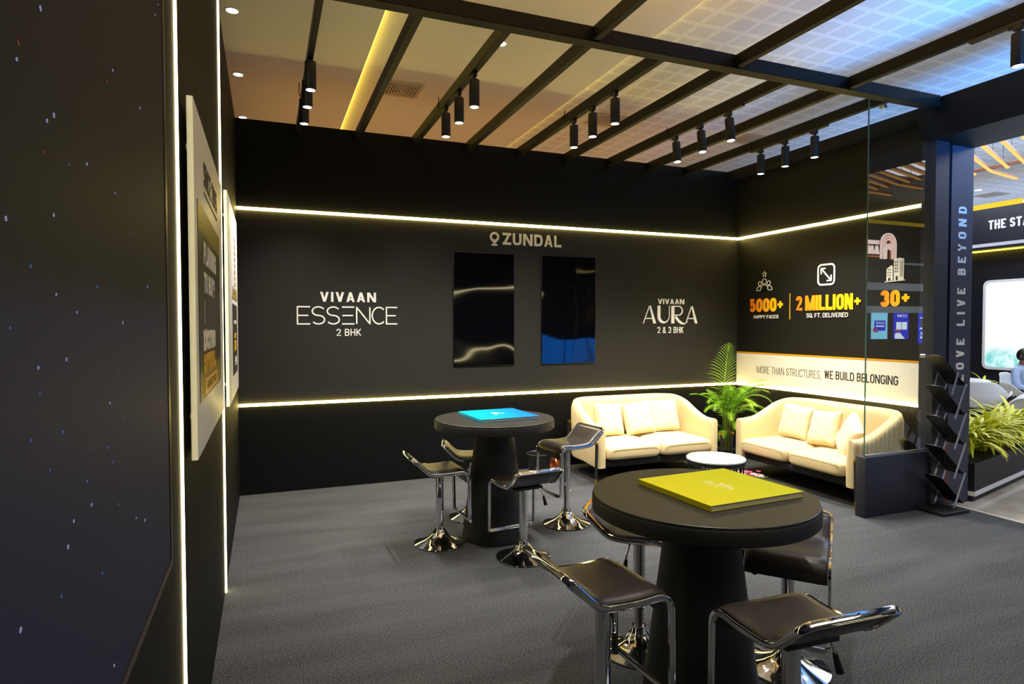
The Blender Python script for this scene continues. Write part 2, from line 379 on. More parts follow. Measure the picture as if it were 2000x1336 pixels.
GLYPH = {'A': (1, [[(0,0), (.5,1.02), (1,0)], [(.2,.28), (.8,.28)]]), 'B': (.95, [[(0,0), (0,1)], [(0,1), (.62,1), (.88,.93), (.95,.77), (.88,.60), (.62,.53), (0,.53)], [(.62,.53), (.92,.45), (1,.27), (.92,.08), (.62,0), (0,0)]]),
 'C': (1, [[(1,.75), (.93,.90), (.75,.98), (.5,1), (.25,.98), (.07,.88), (0,.7), (0,.3), (.07,.12), (.25,.02), (.5,0), (.75,.02), (.93,.10), (1,.25)]]), 'D': (1, [[(0,0), (0,1), (.5,1), (.8,.95), (.95,.8), (1,.6), (1,.4), (.95,.2), (.8,.05), (.5,0), (0,0)]]),
 'E': (.85, [[(1,1), (0,1), (0,0), (1,0)], [(0,.5), (.9,.5)]]), 'F': (.82, [[(1,1), (0,1), (0,0)], [(0,.5), (.88,.5)]]), 'G': (1.02, [[(1,.75), (.93,.90), (.75,.98), (.5,1), (.25,.98), (.07,.88), (0,.7), (0,.3), (.07,.12), (.25,.02), (.5,0), (.78,.02), (.95,.12), (1,.3), (1,.48), (.55,.48)]]),
 'H': (1, [[(0,0), (0,1)], [(1,0), (1,1)], [(0,.5), (1,.5)]]), 'I': (0, [[(.5,0), (.5,1)]]), 'K': (.95, [[(0,0), (0,1)], [(1,1), (.05,.42)], [(.3,.58), (1,0)]]), 'L': (.82, [[(0,1), (0,0), (1,0)]]), 'M': (1.65, [[(0,0), (0,1), (.5,.15), (1,1), (1,0)]]), 'N': (1.12, [[(0,0), (0,1), (1,0), (1,1)]]),
 'Q': (1, [rrect(0, 0, 1, 1, .49, 6) + [(1, .5)], [(.6,.3), (1.02,-.04)]]),
 'P': (.92, [[(0,0), (0,1)], [(0,1), (.6,1), (.9,.93), (1,.73), (.9,.53), (.6,.46), (0,.46)]]), 'R': (.96, [[(0,0), (0,1)], [(0,1), (.6,1), (.9,.93), (1,.74), (.9,.55), (.6,.48), (0,.48)], [(.55,.48), (1,0)]]), '&': (1.05, [[(1,0), (.25,.70), (.22,.86), (.36,.98), (.56,.98), (.68,.86), (.60,.70), (.15,.42), (.02,.25), (.10,.07), (.32,0), (.60,.05), (.95,.42)]]), 'S': (.95, [_S]), 'T': (.95, [[(0,1), (1,1)], [(.5,1), (.5,0)]]), 'U': (1, [[(0,1), (0,.3), (.07,.12), (.25,.02), (.5,0), (.75,.02), (.93,.12), (1,.3), (1,1)]]),
 'V': (1.02, [[(0,1), (.5,-.02), (1,1)]]), 'W': (1.4, [[(0,1), (.25,0), (.5,.95), (.75,0), (1,1)]]), 'X': (1, [[(0,0), (1,1)], [(0,1), (1,0)]]), 'Y': (1, [[(0,1), (.5,.45), (1,1)], [(.5,.45), (.5,0)]]), 'Z': (.95, [[(0,1), (1,1), (0,0), (1,0)]]),
 'J': (.8, [[(1,1), (1,.28), (.92,.10), (.7,0), (.4,0), (.15,.06), (0,.25)]]), '2': (.95, [[(.02,.74), (.06,.88), (.2,.97), (.5,1), (.8,.96), (.95,.85), (.96,.70), (.85,.52), (0,0), (1,0)]]), '3': (.95, [[(.03,.78), (.1,.92), (.3,1), (.65,1), (.9,.92), (.96,.77), (.9,.60), (.65,.53), (.4,.53)], [(.65,.53), (.92,.45), (1,.27), (.92,.08), (.65,0), (.3,0), (.1,.07), (0,.23)]]),
 '5': (.95, [[(.93,1), (.08,1), (.04,.50), (.25,.60), (.55,.62), (.85,.55), (.98,.38), (.98,.25), (.88,.08), (.6,0), (.3,0), (.1,.07), (0,.22)]]), '.': (0, [[(.5,0), (.5,.02)]]), '!': (0, [[(.5,.3), (.5,1)], [(.5,0), (.5,.08)]]), '?': (.9, [[(0,.75), (.1,.93), (.4,1), (.8,.95), (1,.78), (.9,.58), (.5,.42), (.5,.28)], [(.5,0), (.5,.08)]])}
def put_bold(g, txt, box, Mx, w, th=.004, gap=.30):
    """block letters drawn with strokes of width w, filling the box"""
    u0, v0, u1, v1 = box; ws = []
    for ch in txt: ws.append(.45 if ch == ' ' else .9 if ch == '+' else 1. if ch == '0' or ch == 'O' else GLYPH[ch][0])
    ng = len(txt)-1; nn = sum(1 for a, b in zip(txt, txt[1:]))
    gw = w*gap*(1 if gap > 0 else 0); fixed = len(txt)*w*1.0 - txt.count(' ')*w + ng*gw
    k = (u1-u0-fixed)/max(sum(ws), 1e-6); x = u0
    for ch, q in zip(txt, ws):
        if ch == ' ': x += q*k + gw; continue
        a, b, c, d = x+w/2, v0+w/2, x+w/2+q*k, v1-w/2
        if ch in 'AVNMWZ':
            X0, X1, Y0, Y1 = x, x+q*k+w, v0, v1; hh_ = Y1-Y0
            def dg(xa, ya, xb, yb, l=0):                        # slanted stroke cut level at both ends
                t_ = math.hypot(xb-xa, yb-ya); hw = w/2*t_/abs(yb-ya)
                g.prism([(xa-hw, ya), (xa+hw, ya), (xb+hw, yb), (xb-hw, yb)], 0, th*(1-.06*l), Mx)
            def hwid(dx, dy): return w/2*math.hypot(dx, dy)/abs(dy)
            xm = (X0+X1)/2; e_ = hwid((X1-X0)/2-w*.6, hh_)
            if ch == 'A':
                dg(X0+e_, Y0, xm, Y1); dg(X1-e_, Y0, xm, Y1, 1); f_ = .27; g.prism([(X0+(xm-X0)*f_+e_, Y0+hh_*f_-w*.36), (X1-(X1-xm)*f_-e_, Y0+hh_*f_-w*.36), (X1-(X1-xm)*f_-e_, Y0+hh_*f_+w*.36), (X0+(xm-X0)*f_+e_, Y0+hh_*f_+w*.36)], 0, th*.80, Mx)
            elif ch == 'Z':
                for y_ in (b, d): g.prism([(X0, y_-w/2), (X1, y_-w/2), (X1, y_+w/2), (X0, y_+w/2)], 0, th, Mx)
                e2 = min(hwid(X1-X0-w, hh_), (X1-X0)*.42); dg(X1-e2, Y1, X0+e2, Y0, 1)
            elif ch == 'V': dg(X0+e_, Y1, xm, Y0); dg(X1-e_, Y1, xm, Y0, 1)
            elif ch == 'N':
                e2 = min(hwid(X1-X0-w, hh_), (X1-X0)*.42)
                for p_ in (a, c): g.prism([(p_-w/2, Y0), (p_+w/2, Y0), (p_+w/2, Y1), (p_-w/2, Y1)], 0, th, Mx)
                dg(X0+e2, Y1, X1-e2, Y0, 1)
            elif ch == 'M':
                e2 = min(hwid((X1-X0)/2-w*.5, hh_), (X1-X0)*.2)
                for p_ in (a, c): g.prism([(p_-w/2, Y0), (p_+w/2, Y0), (p_+w/2, Y1), (p_-w/2, Y1)], 0, th, Mx)
                dg(X0+e2, Y1, xm, Y0, 1); dg(X1-e2, Y1, xm, Y0, 2)
            else:
                q1, q3 = X0+(X1-X0)*.28, X1-(X1-X0)*.28; e2 = hwid((X1-X0)*.22, hh_)
                dg(X0+e2, Y1, q1, Y0); dg(xm, Y1, q1, Y0, 1); dg(xm, Y1, q3, Y0, 2); dg(X1-e2, Y1, q3, Y0, 3)
        elif ch in 'O0': r_ = min((c-a), (d-b))/2*.999; mstroke(g, rrect(a, b, c, d, r_, 7), w, th, Mx, True)
        elif ch == '+':
            s_ = min(c-a, d-b)/2; mx_, my_ = (a+c)/2, v0+(v1-v0)*.5; ww = w*.72
            mstroke(g, [(mx_-s_-w*.3, my_), (mx_+s_+w*.3, my_)], ww, th, Mx); mstroke(g, [(mx_, my_-s_-w*.3), (mx_, my_+s_+w*.3)], ww, th*.99, Mx)
        else:
            for i, st in enumerate(GLYPH[ch][1]):
                if st[0] == st[-1]:
                    mstroke(g, [(a+p[0]*(c-a), b+p[1]*(d-b)) for p in st[:-1]], w, th*(1-.05*i), Mx, True); continue
                pts = [(a+p[0]*(c-a), b+p[1]*(d-b)) for p in st]
                # square ends reach the box edge
                e0 = V(pts[0])-V(pts[1]); e1 = V(pts[-1])-V(pts[-2])
                if abs(st[0][1]) < .05 or abs(st[0][1]-1) < .05: pts[0] = tuple(V(pts[0]) + e0.normalized()*w*.5) if abs(e0.normalized().y) > .5 else pts[0]
                if abs(st[-1][1]) < .05 or abs(st[-1][1]-1) < .05: pts[-1] = tuple(V(pts[-1]) + e1.normalized()*w*.5) if abs(e1.normalized().y) > .5 else pts[-1]
                for q_, e_, j_ in ((st[0], e0, 0), (st[-1], e1, -1)):
                    if abs(e_.normalized().x) > .95 and (abs(q_[0]) < .03 or abs(q_[0]-1) < .03): pts[j_] = tuple(V(pts[j_]) + e_.normalized()*w*.5)
                mstroke(g, pts, w, th*(1-.05*i), Mx)
        x += w + q*k + gw
def plane(o, u, v):
    u, v = V(u), V(v); w = u.cross(v)
    return Matrix(((u.x, v.x, w.x, o[0]), (u.y, v.y, w.y, o[1]), (u.z, v.z, w.z, o[2]), (0,0,0,1)))
BACK = plane((0, D-.012, 0), (1,0,0), (0,0,1))            # u = x,  v = z
RIGHT = plane((XR-.004, 0, 0), (0,-1,0), (0,0,1))         # u = -y, v = z
def LEFT(x): return plane((x, 0, 0), (0,1,0), (0,0,1))    # u = y,  v = z

# ------------------------------------------------------------------ room shell
struct(G().b2((XL-.1, -1.6, -.06), (5.46, D+.1, 0)).build('floor_carpet', M['carpet']))
struct(G().b2((5.46, -8, -.06), (16, 12, -.004)).build('floor_hall', M['tile']))
struct(G().b2((-4, -8, -.07), (5.46, -1.6, -.006)).build('floor_aisle', M['tile']))
struct(G().b2((5.452, -1.6, -.03), (5.475, 3.5, .006)).build('trim_1', M['board']))
gw = G(); gw.b2((XL-.12, D, 0), (XR+.12, D+.1, H)); struct(gw.build('wall_back', M['wall']))
struct(G().b2((XL+.001, D-.012, .83), (XR-.001, D+.02, 2.60)).build('wall_back_panel', M['panel']))
struct(G().b2((XL-.1, -1.2, 0), (XL, D, H)).build('wall_left', M['wall']))
struct(G().b2((XR, 3.60, 0), (XR+.1, D, H)).build('wall_right', M['rwall']))
# hall ceiling in three steps, lit along the two steps
struct(G().b2((-4, -6, CEIL), (.895, 12, CEIL+.2)).build('ceiling_low', M['ceil']))
struct(G().b2((.86, -6, CEIL+.07), (3.20, 12, CEIL+.27)).build('ceiling_middle', M['ceil']))
struct(G().b2((3.15, -6, CEIL+.10), (16, 12, CEIL+.3)).build('ceiling_perforated', M['perf']))
tag(G().b2((.896, -3, CEIL+.02), (.908, 9.5, CEIL+.06)).build('cove_light', M['cove']), 'wide yellow cove light between the first two beams on the ceiling', 'cove light')
tag(G().b2((3.201, -3, CEIL+.075), (3.206, 9.5, CEIL+.095)).build('cove_light', M['cove']), 'thin yellow cove light where the perforated ceiling starts', 'cove light')

# low wall and glass at the right end
YP = 3.54
struct(G().b2((4.43, YP, 0), (5.19, YP+.09, .487), bev=.006).build('wall_low', M['post']))
t = thing('glass_panel', 'clear glass partition pane standing on the low dark wall', 'glass pane', (4.80, YP+.03, .487))
G().b2((-.345, -.004, 0), (.375, .004, 2.86)).build('pane', M['glass'], t)
G().b2((-.350, -.005, 0), (-.3455, .005, 2.86)).build('edge', M['glassedge'], t)
G().b2((-.345, -.012, 0), (.375, .012, .014)).build('channel', M['steel'], t)
for x_, z_ in ((.33, .80), (-.19, 2.80)): G().cyl((x_, -.022, z_), (x_, .022, z_), .016).build('clamp', M['steel'], t)
struct(G().b2((5.17, YP-.02, 0), (5.335, YP+.10, 3.08)).build('wall_post', M['post']))
struct(G().b2((5.335, YP+.06, 0), (5.44, YP+.10, 3.08)).build('wall_recess', M['dark']))
struct(G().b2((5.12, -1.6, 3.07), (5.70, YP+.10, 3.40)).build('trim_2', M['beam']))
t = thing('pillar_sign', 'slate blue pillar with upright white lettering beside brochure stand', 'sign pillar', (5.57, YP+.07, 0))
G().b2((-.14, -.05, 0), (.14, .05, 3.07)).build('pillar', M['pillar'], t)
g = G(); MX = plane((.0, -.05, 0), (0,0,1), (-1,0,0))
put_bold(g, 'LOVE LIVE BEYOND', (1.06, -.052, 2.56, .052), MX, .021, .004, 2.2); g.build('lettering', M['white'], t)
o = tag(G().b2((5.345, YP-.0, 0), (5.425, YP+.05, .62)).build('timber_board', M['brownwood']), 'brown board standing in the dark gap behind brochure stand', 'board')

# ------------------------------------------------------------------ beams
def beam(x0, x1, y0, y1, z0, z1, label):
    g = G(); g.box((0,0,0), (x1-x0, y1-y0, z1-z0), bev=.003, seg=1)
    o = g.build('ceiling_beam', M['beam']); o.location = ((x0+x1)/2, (y0+y1)/2, (z0+z1)/2)
    return tag(o, label, 'beam', 'black overhead beams')
YC = 3.50
BX = [.298, .84, 1.385, 1.94, 2.50, 3.055, 3.595, 4.115, 4.64]
ORD = ['first', 'second', 'third', 'fourth', 'fifth', 'sixth', 'seventh', 'eighth', 'ninth']
for i, x in enumerate(BX):
    w = .035 if i == 0 else .05
    beam(x-w/2, x+w/2, YC+.045 if i else -1.2, D-.002, 3.325, 3.409, '%s black ceiling beam counted from left wall, %s' % (ORD[i], 'carrying three spotlights' if i % 2 == 0 else 'without spotlights'))
beam(.30, 5.12, YC-.045, YC+.045, 3.315, 3.409, 'long black cross beam running above the glass pane edge')
for x, nm in ((1.94, 'first'), (3.055, 'second'), (4.115, 'third')):
    beam(x-.025, x+.025, -1.2, YC-.046, 3.325, 3.409, '%s black beam from left on the near side of cross beam' % nm)
tag(G().b2((5.25, YC+.05, 3.33), (5.413, D-.002, 3.409)).build('ceiling_beam', M['beam']), 'black edge beam running along top of right wall', 'beam', 'black overhead beams')

# ------------------------------------------------------------------ LED strips
def strip(lo, hi, m, label):
    return tag(G().b2(lo, hi).build('led_strip', m), label, 'light strip', 'yellow white LED strips on the black walls')
strip((XL+.004, D-.030, 2.592), (XR-.018, D-.0125, 2.616), M['strip'], 'upper horizontal LED strip across the back wall above the two screens')
strip((XL+.004, D-.030, .813), (XR-.018, D-.0125, .837), M['strip'], 'lower horizontal LED strip across the back wall behind left sofa')
strip((XR-.018, 3.70, 2.590), (XR-.0005, D-.0125, 2.616), M['strip'], 'upper LED strip on right wall above the golden numbers')
strip((XR-.018, 3.70, .811), (XR-.0005, D-.0125, .833), M['strip'], 'lower LED strip on right wall along the white slogan band')
strip((XL+.0005, 2.035, .0), (XL+.0055, 2.062, H-.01), M['strip_side'], 'near upright LED strip on left wall beside the dark video wall')
strip((XL+.0005, 3.925, .0), (XL+.009, 3.95, H-.02), M['strip_side'], 'far upright LED strip on left wall between two white posters')

# ------------------------------------------------------------------ video wall with stars, posters
t = thing('video_wall', 'large dark LED video wall showing scattered stars on left wall', 'screen', (0, 0, 0))
G().b2((XL+.0005, -1.15, .975), (XL+.012, 1.715, 3.15)).build('display_panel', M['led'], t)
fr = G(); fr.b2((XL+.0005, 1.717, .955), (XL+.014, 1.745, 3.15)); fr.b2((XL+.0005, -1.15, .955), (XL+.014, 1.717, .973)); fr.build('frame', M['ledframe'], t)
STARS = [(75,718,0),(130,702,0),(78,769,1),(215,787,0),(243,818,1),(123,844,1),(98,918,1),(182,875,1),(211,874,1),(220,902,1),(179,986,0),(144,1018,0),(133,1068,0),(232,985,1),(266,1012,0),(283,1016,0),(40,1231,0),(120,1165,1),(223,1300,0),(230,728,1),(264,691,1),(314,785,0),(286,880,1),
    (79,16,0),(36,84,2),(33,116,0),(209,160,2),(220,137,0),(273,211,0),(105,225,0),(92,236,0),(86,297,2),(170,321,0),(135,322,1),(303,29,0),(309,9,0),(12,427,0),(105,420,0),(225,377,0),(60,520,1),(190,560,1),(150,610,0),(254,455,1),(288,560,0),(20,640,1),(110,575,0),(295,640,1),(240,630,0),(60,860,1),(170,940,1),(280,930,1),(200,1120,1)]
gs = [G(), G(), G()]
Wm = cam.matrix_world.to_3x3()
def wall_point(px, py, x=XL+.0125):
    r = Wm @ V(((px-1000)/1213.5, -(py-668)/1213.5, -1)); k = x / r.x; return V((x, r.y*k, 1.55 + r.z*k))
for px, py, k in STARS:
    p = wall_point(px, py); s = (.0021 if k != 1 else .0016) * random.uniform(.55, 1.0)
    if -1 < p.y < 1.7 and .99 < p.z < 3.1:
        for dz in (-1, 0, 1): gs[k].box((p.x, p.y+random.uniform(-.001,.001), p.z+dz*s*1.0), (.0012, s*(2.2 if dz == 0 else 1.5), s*.75))
for gg, nm, mm in zip(gs, ('white_stars', 'blue_stars', 'red_stars'), ('star', 'star2', 'star3')): gg.build(nm, M[mm], t, smooth=False)

def poster(y0, y1, z0, z1, label):
    t = thing('poster_board', label, 'poster', (-.2095, (y0+y1)/2, z0), 0, 'white boards on the left wall')
    w = y1-y0; h = z1-z0
    G().b2((-.0095, -w/2, 0), (.0095, w/2, h), bev=.002).build('board', M['board'], t)
    for sy in (-1, 1):
        for sz in (.12, h-.12): G().cyl((-.0265, sy*(w/2-.15), sz), (-.0095, sy*(w/2-.15), sz), .012, seg=10).build('standoff', M['steel'], t)
    return t, w, h
t, w, h = poster(2.15, 3.44, 1.13, 2.255, 'nearer white poster board with dark gold centre and large offer text')
P = plane((.0097, -w/2, 0), (0,1,0), (0,0,1))
G().prism(rrect(.06*w, .15*h, .83*w, .735*h, .002), 0, .0015, P).build('print', M['print'], t)
for a, b in ((.15, .24), (.655, .735)): G().prism([(.06*w, a*h), (.83*w, a*h), (.83*w, b*h), (.06*w, b*h)], 0, .0020, P).build('print_edge', M['olive'], t)
g = G(); put_bold(g, 'SINCE 2005', (.25*w, .815*h, .74*w, .895*h), P, .011, .002, .9); put_bold(g, 'PROJECTS DELIVERED WITH TRUST', (.25*w, .787*h, .74*w, .797*h), P, .0022, .0015, 1.2); g.build('heading', M['ink'], t)
g = G(); put_bold(g, 'PLANNING', (.20*w, .565*h, .64*w, .635*h), P, .018, .003); put_bold(g, 'TO BUY?', (.20*w, .475*h, .57*w, .540*h), P, .018, .003)
g.stroke([(.21*w, .45*h), (.21*w, .375*h)], .004, .003, P); put_bold(g, 'EXCITING', (.16*w, .295*h, .57*w, .358*h), P, .026, .003, .2); g.build('white_text', M['white'], t)
g = G(); put_bold(g, 'OFFERS..', (.16*w, .222*h, .59*w, .285*h), P, .026, .003, .2); g.prism([(.19*w, .158*h), (.64*w, .158*h), (.64*w, .208*h), (.19*w, .208*h)], .002, .003, P); g.build('gold_text', M['gold'], t)
g = G(); put_bold(g, 'AWAIT YOU!', (.25*w, .170*h, .58*w, .196*h), P, .008, .004); g.build('button_lettering', M['olive'], t)
t, w, h = poster(3.975, 5.245, 1.075, 2.335, 'farther white poster board with tower picture and black lower panel')
P = plane((.0097, -w/2, 0), (0,1,0), (0,0,1))
G().prism(rrect(.34*w, .115*h, .84*w, .49*h, .002), 0, .0015, P).build('print', M['print'], t)
tw = G()
for k in range(9): tw.prism([(.60*w, (.56+.035*k)*h), (.72*w, (.56+.035*k)*h), (.72*w, (.58+.035*k)*h), (.60*w, (.58+.035*k)*h)], 0, .002, P)
tw.build('tower_picture', mat('tower_print', (170,128,140), .5), t)
g = G()
for k in range(14):
    x = (.36 + .47*k/13)*w; hh = (.025 + .05*((k*7) % 5)/5)*h
    g.prism([(x-.02*w, .52*h), (x+.02*w, .52*h), (x+.012*w, .52*h+hh), (x-.012*w, .52*h+hh)], 0, .002+.0001*k, P)
g.build('garden_picture', mat('garden_print', (150,120,52), .6), t)
g = G(); put_bold(g, 'TESTIMONIALS', (.45*w, .385*h, .76*w, .405*h), P, .008, .003); g.stroke([(.52*w, .165*h), (.74*w, .165*h)], .006, .003, P)
put_bold(g, 'DELIVERED', (.54*w, .175*h, .74*w, .205*h), P, .009, .003); g.build('white_text', M['white'], t)
g = G(); put_bold(g, 'OVER', (.50*w, .305*h, .70*w, .335*h), P, .012, .003); put_bold(g, '500', (.50*w, .235*h, .70*w, .295*h), P, .024, .003); g.build('gold_text', M['gold'], t)

# ------------------------------------------------------------------ back wall lettering
def sign(name, label, cat='wall sign'): return thing(name, label, cat, (0,0,0))
g = G()
put_bold(g, 'ZUNDAL', (2.318, 2.393, 3.002, 2.517), BACK, .026, .005, .75)
cx, cy, R = 2.228, 2.468, .052
tip = [(cx + .0, 2.392)]
out = arc(cx, cy, R, -.18*PI, 1.18*PI, 28); k = len(out)
outer = out + tip; inner = arc(cx, cy, .029, -.18*PI, 1.18*PI, 28) + [(cx, cy-.029)]
g.ringplate(outer, inner, 0, .005, BACK)
g.prism([(cx + .036*math.cos(a*PI/12), 2.387 + .012*math.sin(a*PI/12)) for a in range(24)], 0, .0045, BACK)
tag(g.build('location_sign', M['white']), 'white place name with map pin above two black screens', 'wall sign')
g = G()
put_bold(g, 'VIVAAN', (.479, 1.773, 1.0, 1.866), BACK, .0215, .005, .95)
def thin(g, x0, x1, y0, y1, ch, w):
    W_, h_ = x1-x0, y1-y0; P = lambda *q: [(x0+a*W_, y0+b*h_) for a, b in q]
    s = lambda pts, **k: g.stroke(pts, w, .005, BACK, **k)
    if ch == 'E': s(P((1,1),(0,1),(0,0),(1,0))); s(P((0,.5),(.85,.5)))
    if ch == '=':
        for b in (0, .5, 1): s(P((0 if b != .5 else .03, b), (1 if b != .5 else .9, b)))
    if ch == 'N': s(P((0,0),(0,1),(1,0),(1,1)))
    if ch == 'C': s([(x0+W_*.55+W_*.55*math.cos(a), y0+h_*.5+h_*.5*math.sin(a)) for a in [math.radians(q) for q in range(45, 316, 15)]])
    if ch == 'S':
        pts = [(x0+W_*.5+W_*.48*math.cos(a), y0+h_*.75+h_*.25*math.sin(a)) for a in [math.radians(q) for q in range(30, 271, 15)]]
        pts += [(x0+W_*.5+W_*.48*math.cos(a), y0+h_*.25+h_*.25*math.sin(a)) for a in [math.radians(q) for q in range(90, -151, -15)]]
        s(pts)
xs = [(.275,.388), (.405,.520), (.540,.655), (.678,.792), (.815,.940), (.962,1.082), (1.100,1.207)]
for (a, b), ch in zip(xs, 'ESS=NCE'): thin(g, a, b, 1.563, 1.724, ch, .0125)
put_bold(g, '2 BHK', (.624, 1.449, .853, 1.516), BACK, .0085, .005, 1.3)
tag(g.build('project_sign', M['white']), 'white thin lined project name on left half of back wall', 'wall sign')
g = G()
put_bold(g, 'VIVAAN', (4.252, 1.792, 4.622, 1.853), BACK, .0155, .005, .7)
y0, y1 = 1.566, 1.774; hh = y1-y0
def poly(p): g.prism(p, 0, .005, BACK)
def bigA(x0, x1, cut=0):
    ap = x0 + (x1-x0)*.50; tk, tn = .040, .011
    poly([(ap-.005, y1), (ap+.016, y1), (x1, y0), (x1-tk, y0)])
    poly([(ap-.005, y1), (ap+.008, y1), (x0+tn, y0), (x0, y0)])
    poly([(x0+.040, y0+.052), (x1-.050, y0+.052), (x1-.054, y0+.064), (x0+.044, y0+.064)])
bigA(4.046, 4.228); bigA(4.640, 4.816)
poly([(4.246, y1), (4.286, y1), (4.286, y0+.085), (4.246, y0+.085)])
o_ = arc(4.330, y0+.085, .084, PI, 2*PI, 16); i_ = arc(4.340, y0+.085, .0625, PI, 2*PI, 16)
i_ = [(4.286 + (q[0]-4.2775)*(4.405-4.286)/(.125), q[1]) for q in i_]
for k in range(16): poly([o_[k], o_[k+1], i_[k+1], i_[k]])
poly([(4.405, y1), (4.414, y1), (4.414, y0+.085), (4.405, y0+.085)])
poly([(4.438, y1), (4.482, y1), (4.482, y0), (4.438, y0)])
o_ = arc(4.545, y1-.058, .058, -PI/2, PI/2, 14); i_ = arc(4.540, y1-.058, .046, -PI/2, PI/2, 14)
for k in range(14): poly([o_[k], o_[k+1], i_[k+1], i_[k]])
poly([(4.482, y1), (4.545, y1), (4.540, y1-.012), (4.482, y1-.012)]); poly([(4.482, y1-.104), (4.540, y1-.104), (4.545, y1-.116), (4.482, y1-.116)])
leg = [(4.510, y0+.092), (4.555, y0+.040), (4.600, y0+.010), (4.640, y0+.002), (4.675, y0+.022)]
wd = [.034, .036, .030, .020, .010]
for k in range(4):
    (a, b), (c, d) = leg[k], leg[k+1]
    poly([(a, b), (a-wd[k]*.7, b-wd[k]*.7), (c-wd[k+1]*.55, d-wd[k+1]*.8), (c, d)])
put_bold(g, '2 & 3 BHK', (4.246, 1.452, 4.612, 1.526), BACK, .0095, .005, 1.0)
tag(g.build('project_sign', M['white']), 'white art deco project name on right half of back wall', 'wall sign')

# two portrait displays
def display(x0, x1, label):
    t = thing('wall_display', label, 'screen', ((x0+x1)/2, D-.012, 1.125), 0, 'black portrait displays on the back wall')
    w, h = x1-x0, 1.175
    G().b2((-w/2, -.013, 0), (w/2, 0, h), bev=.002).build('bezel', M['bezel'], t)
    G().b2((-w/2+.006, -.0142, .006), (w/2-.006, -.0125, h-.006)).build('panel', M['screen'], t)
display(1.776, 2.446, 'black portrait screen reflecting yellow light lines, left of the pair')
display(2.758, 3.422, 'black portrait screen reflecting blue panels, right of the pair')

# ------------------------------------------------------------------ right wall graphics
RW = RIGHT
g = G()
def ush(y): return -y
def ringstroke(g, pts, w): g.stroke(pts, w, .004, RW, closed=True)
c = ush(5.664)
st = []
for k in range(10):
    r_ = .034 if k % 2 == 0 else .015; a = PI/2 + k*PI/5; st.append((c + r_*math.cos(a), 2.136 + r_*math.sin(a)))
ringstroke(g, st, .007)
for dx, yy, r_ in ((0, 2.052, .032), (-.070, 2.032, .024), (.070, 2.032, .024)):
    ringstroke(g, arc(c+dx, yy, r_, 0, 2*PI, 20)[:-1], .009)
g.stroke([(c-.056, 1.951)] + arc(c, 1.960, .056, PI, 0, 14) + [(c+.056, 1.951)], .009, .004, RW, closed=True)
g.stroke(arc(c-.075, 1.957, .043, PI, .35*PI, 10), .009, .004, RW); g.stroke(arc(c+.075, 1.957, .043, 0, .65*PI, 10), .009, .004, RW)
g.stroke([(c-.122, 1.951), (c+.122, 1.951)], .009, .004, RW)
tag(g.build('people_icon', M['white']), 'white outline icon of three people under a star', 'wall icon')
g = G(); c = ush(4.805)
g.stroke(rrect(c-.100, 1.965, c+.100, 2.172, .04), .019, .004, RW, closed=True)
g.stroke([(c-.056, 2.128), (c+.056, 2.010)], .015, .004, RW)
g.stroke([(c-.062, 2.075), (c-.062, 2.134), (c-.008, 2.134)], .015, .004, RW); g.stroke([(c+.062, 2.063), (c+.062, 2.004), (c+.008, 2.004)], .015, .004, RW)
tag(g.build('area_icon', M['white']), 'white rounded square icon with diagonal double arrow', 'wall icon')
c = ush(4.047); t = thing('building_icon', 'cream icon of two buildings behind the glass pane', 'wall icon', (0,0,0))
g = G(); g.prism([(c-.010, 1.957), (c+.042, 1.953), (c+.042, 2.163), (c-.010, 2.148)], 0, .004, RW); g.prism([(c+.042, 1.953), (c+.088, 1.957), (c+.088, 2.150), (c+.042, 2.163)], 0, .004, RW)
g.prism([(c-.082, 1.957), (c-.020, 1.957), (c-.020, 2.085), (c-.035, 2.100), (c-.082, 2.068)], 0, .004, RW); g.prism([(c-.100, 1.945), (c+.100, 1.950), (c+.100, 1.958), (c-.100, 1.953)], 0, .004, RW)
g.build('building', M['band'], t)
g = G()
for r_ in range(4):
    for q in (.002, .020): g.prism([(c+q, 2.030+.028*r_), (c+q+.009, 2.030+.028*r_), (c+q+.009, 2.046+.028*r_), (c+q, 2.046+.028*r_)], 0, .005, RW)
for r_ in range(3):
    for q in (-.070, -.050): g.prism([(c+q, 2.000+.026*r_), (c+q+.009, 2.000+.026*r_), (c+q+.009, 2.014+.026*r_), (c+q, 2.014+.026*r_)], 0, .005, RW)
for q in (.053, .064, .075): g.prism([(c+q, 1.985), (c+q+.004, 1.985), (c+q+.004, 2.13), (c+q, 2.13)], 0, .005, RW)
g.prism([(c+.010, 1.957), (c+.030, 1.957), (c+.030, 1.995), (c+.010, 1.995)], 0, .005, RW); g.prism([(c-.064, 1.958), (c-.042, 1.958), (c-.042, 1.985), (c-.064, 1.985)], 0, .005, RW)
g.build('window_pattern', M['ink'], t)
def stat(label, num, nb, cap, cb, bw=.040):
    t = thing('statistic_sign', label, 'wall sign', (0,0,0))
    g = G(); put_bold(g, num, nb, RW, bw, .003, .22)
    m = mat('gold_figure_%d' % len(num), (240,170,20), .4, fn=gold_fn(1, -nb[0], -nb[2])); g.build('figure', m, t)
    if cap: g = G(); put_bold(g, cap, cb, RW, .0058, .004, 1.1); g.build('caption', M['white'], t)
stat('golden figure 5000+ with white caption on right wall', '5000+', (-5.896, 1.699, -5.374, 1.857), 'HAPPY FACES', (-5.828, 1.622, -5.446, 1.661))
stat('golden figure 2 MILLION+ with white caption on right wall', '2 MILLION+', (-5.198, 1.700, -4.392, 1.860), 'SQ. FT. DELIVERED', (-5.051, 1.625, -4.540, 1.670), .034)
stat('golden figure 30+ seen through the glass pane', '30+', (-4.190, 1.716, -3.895, 1.868), None, None)
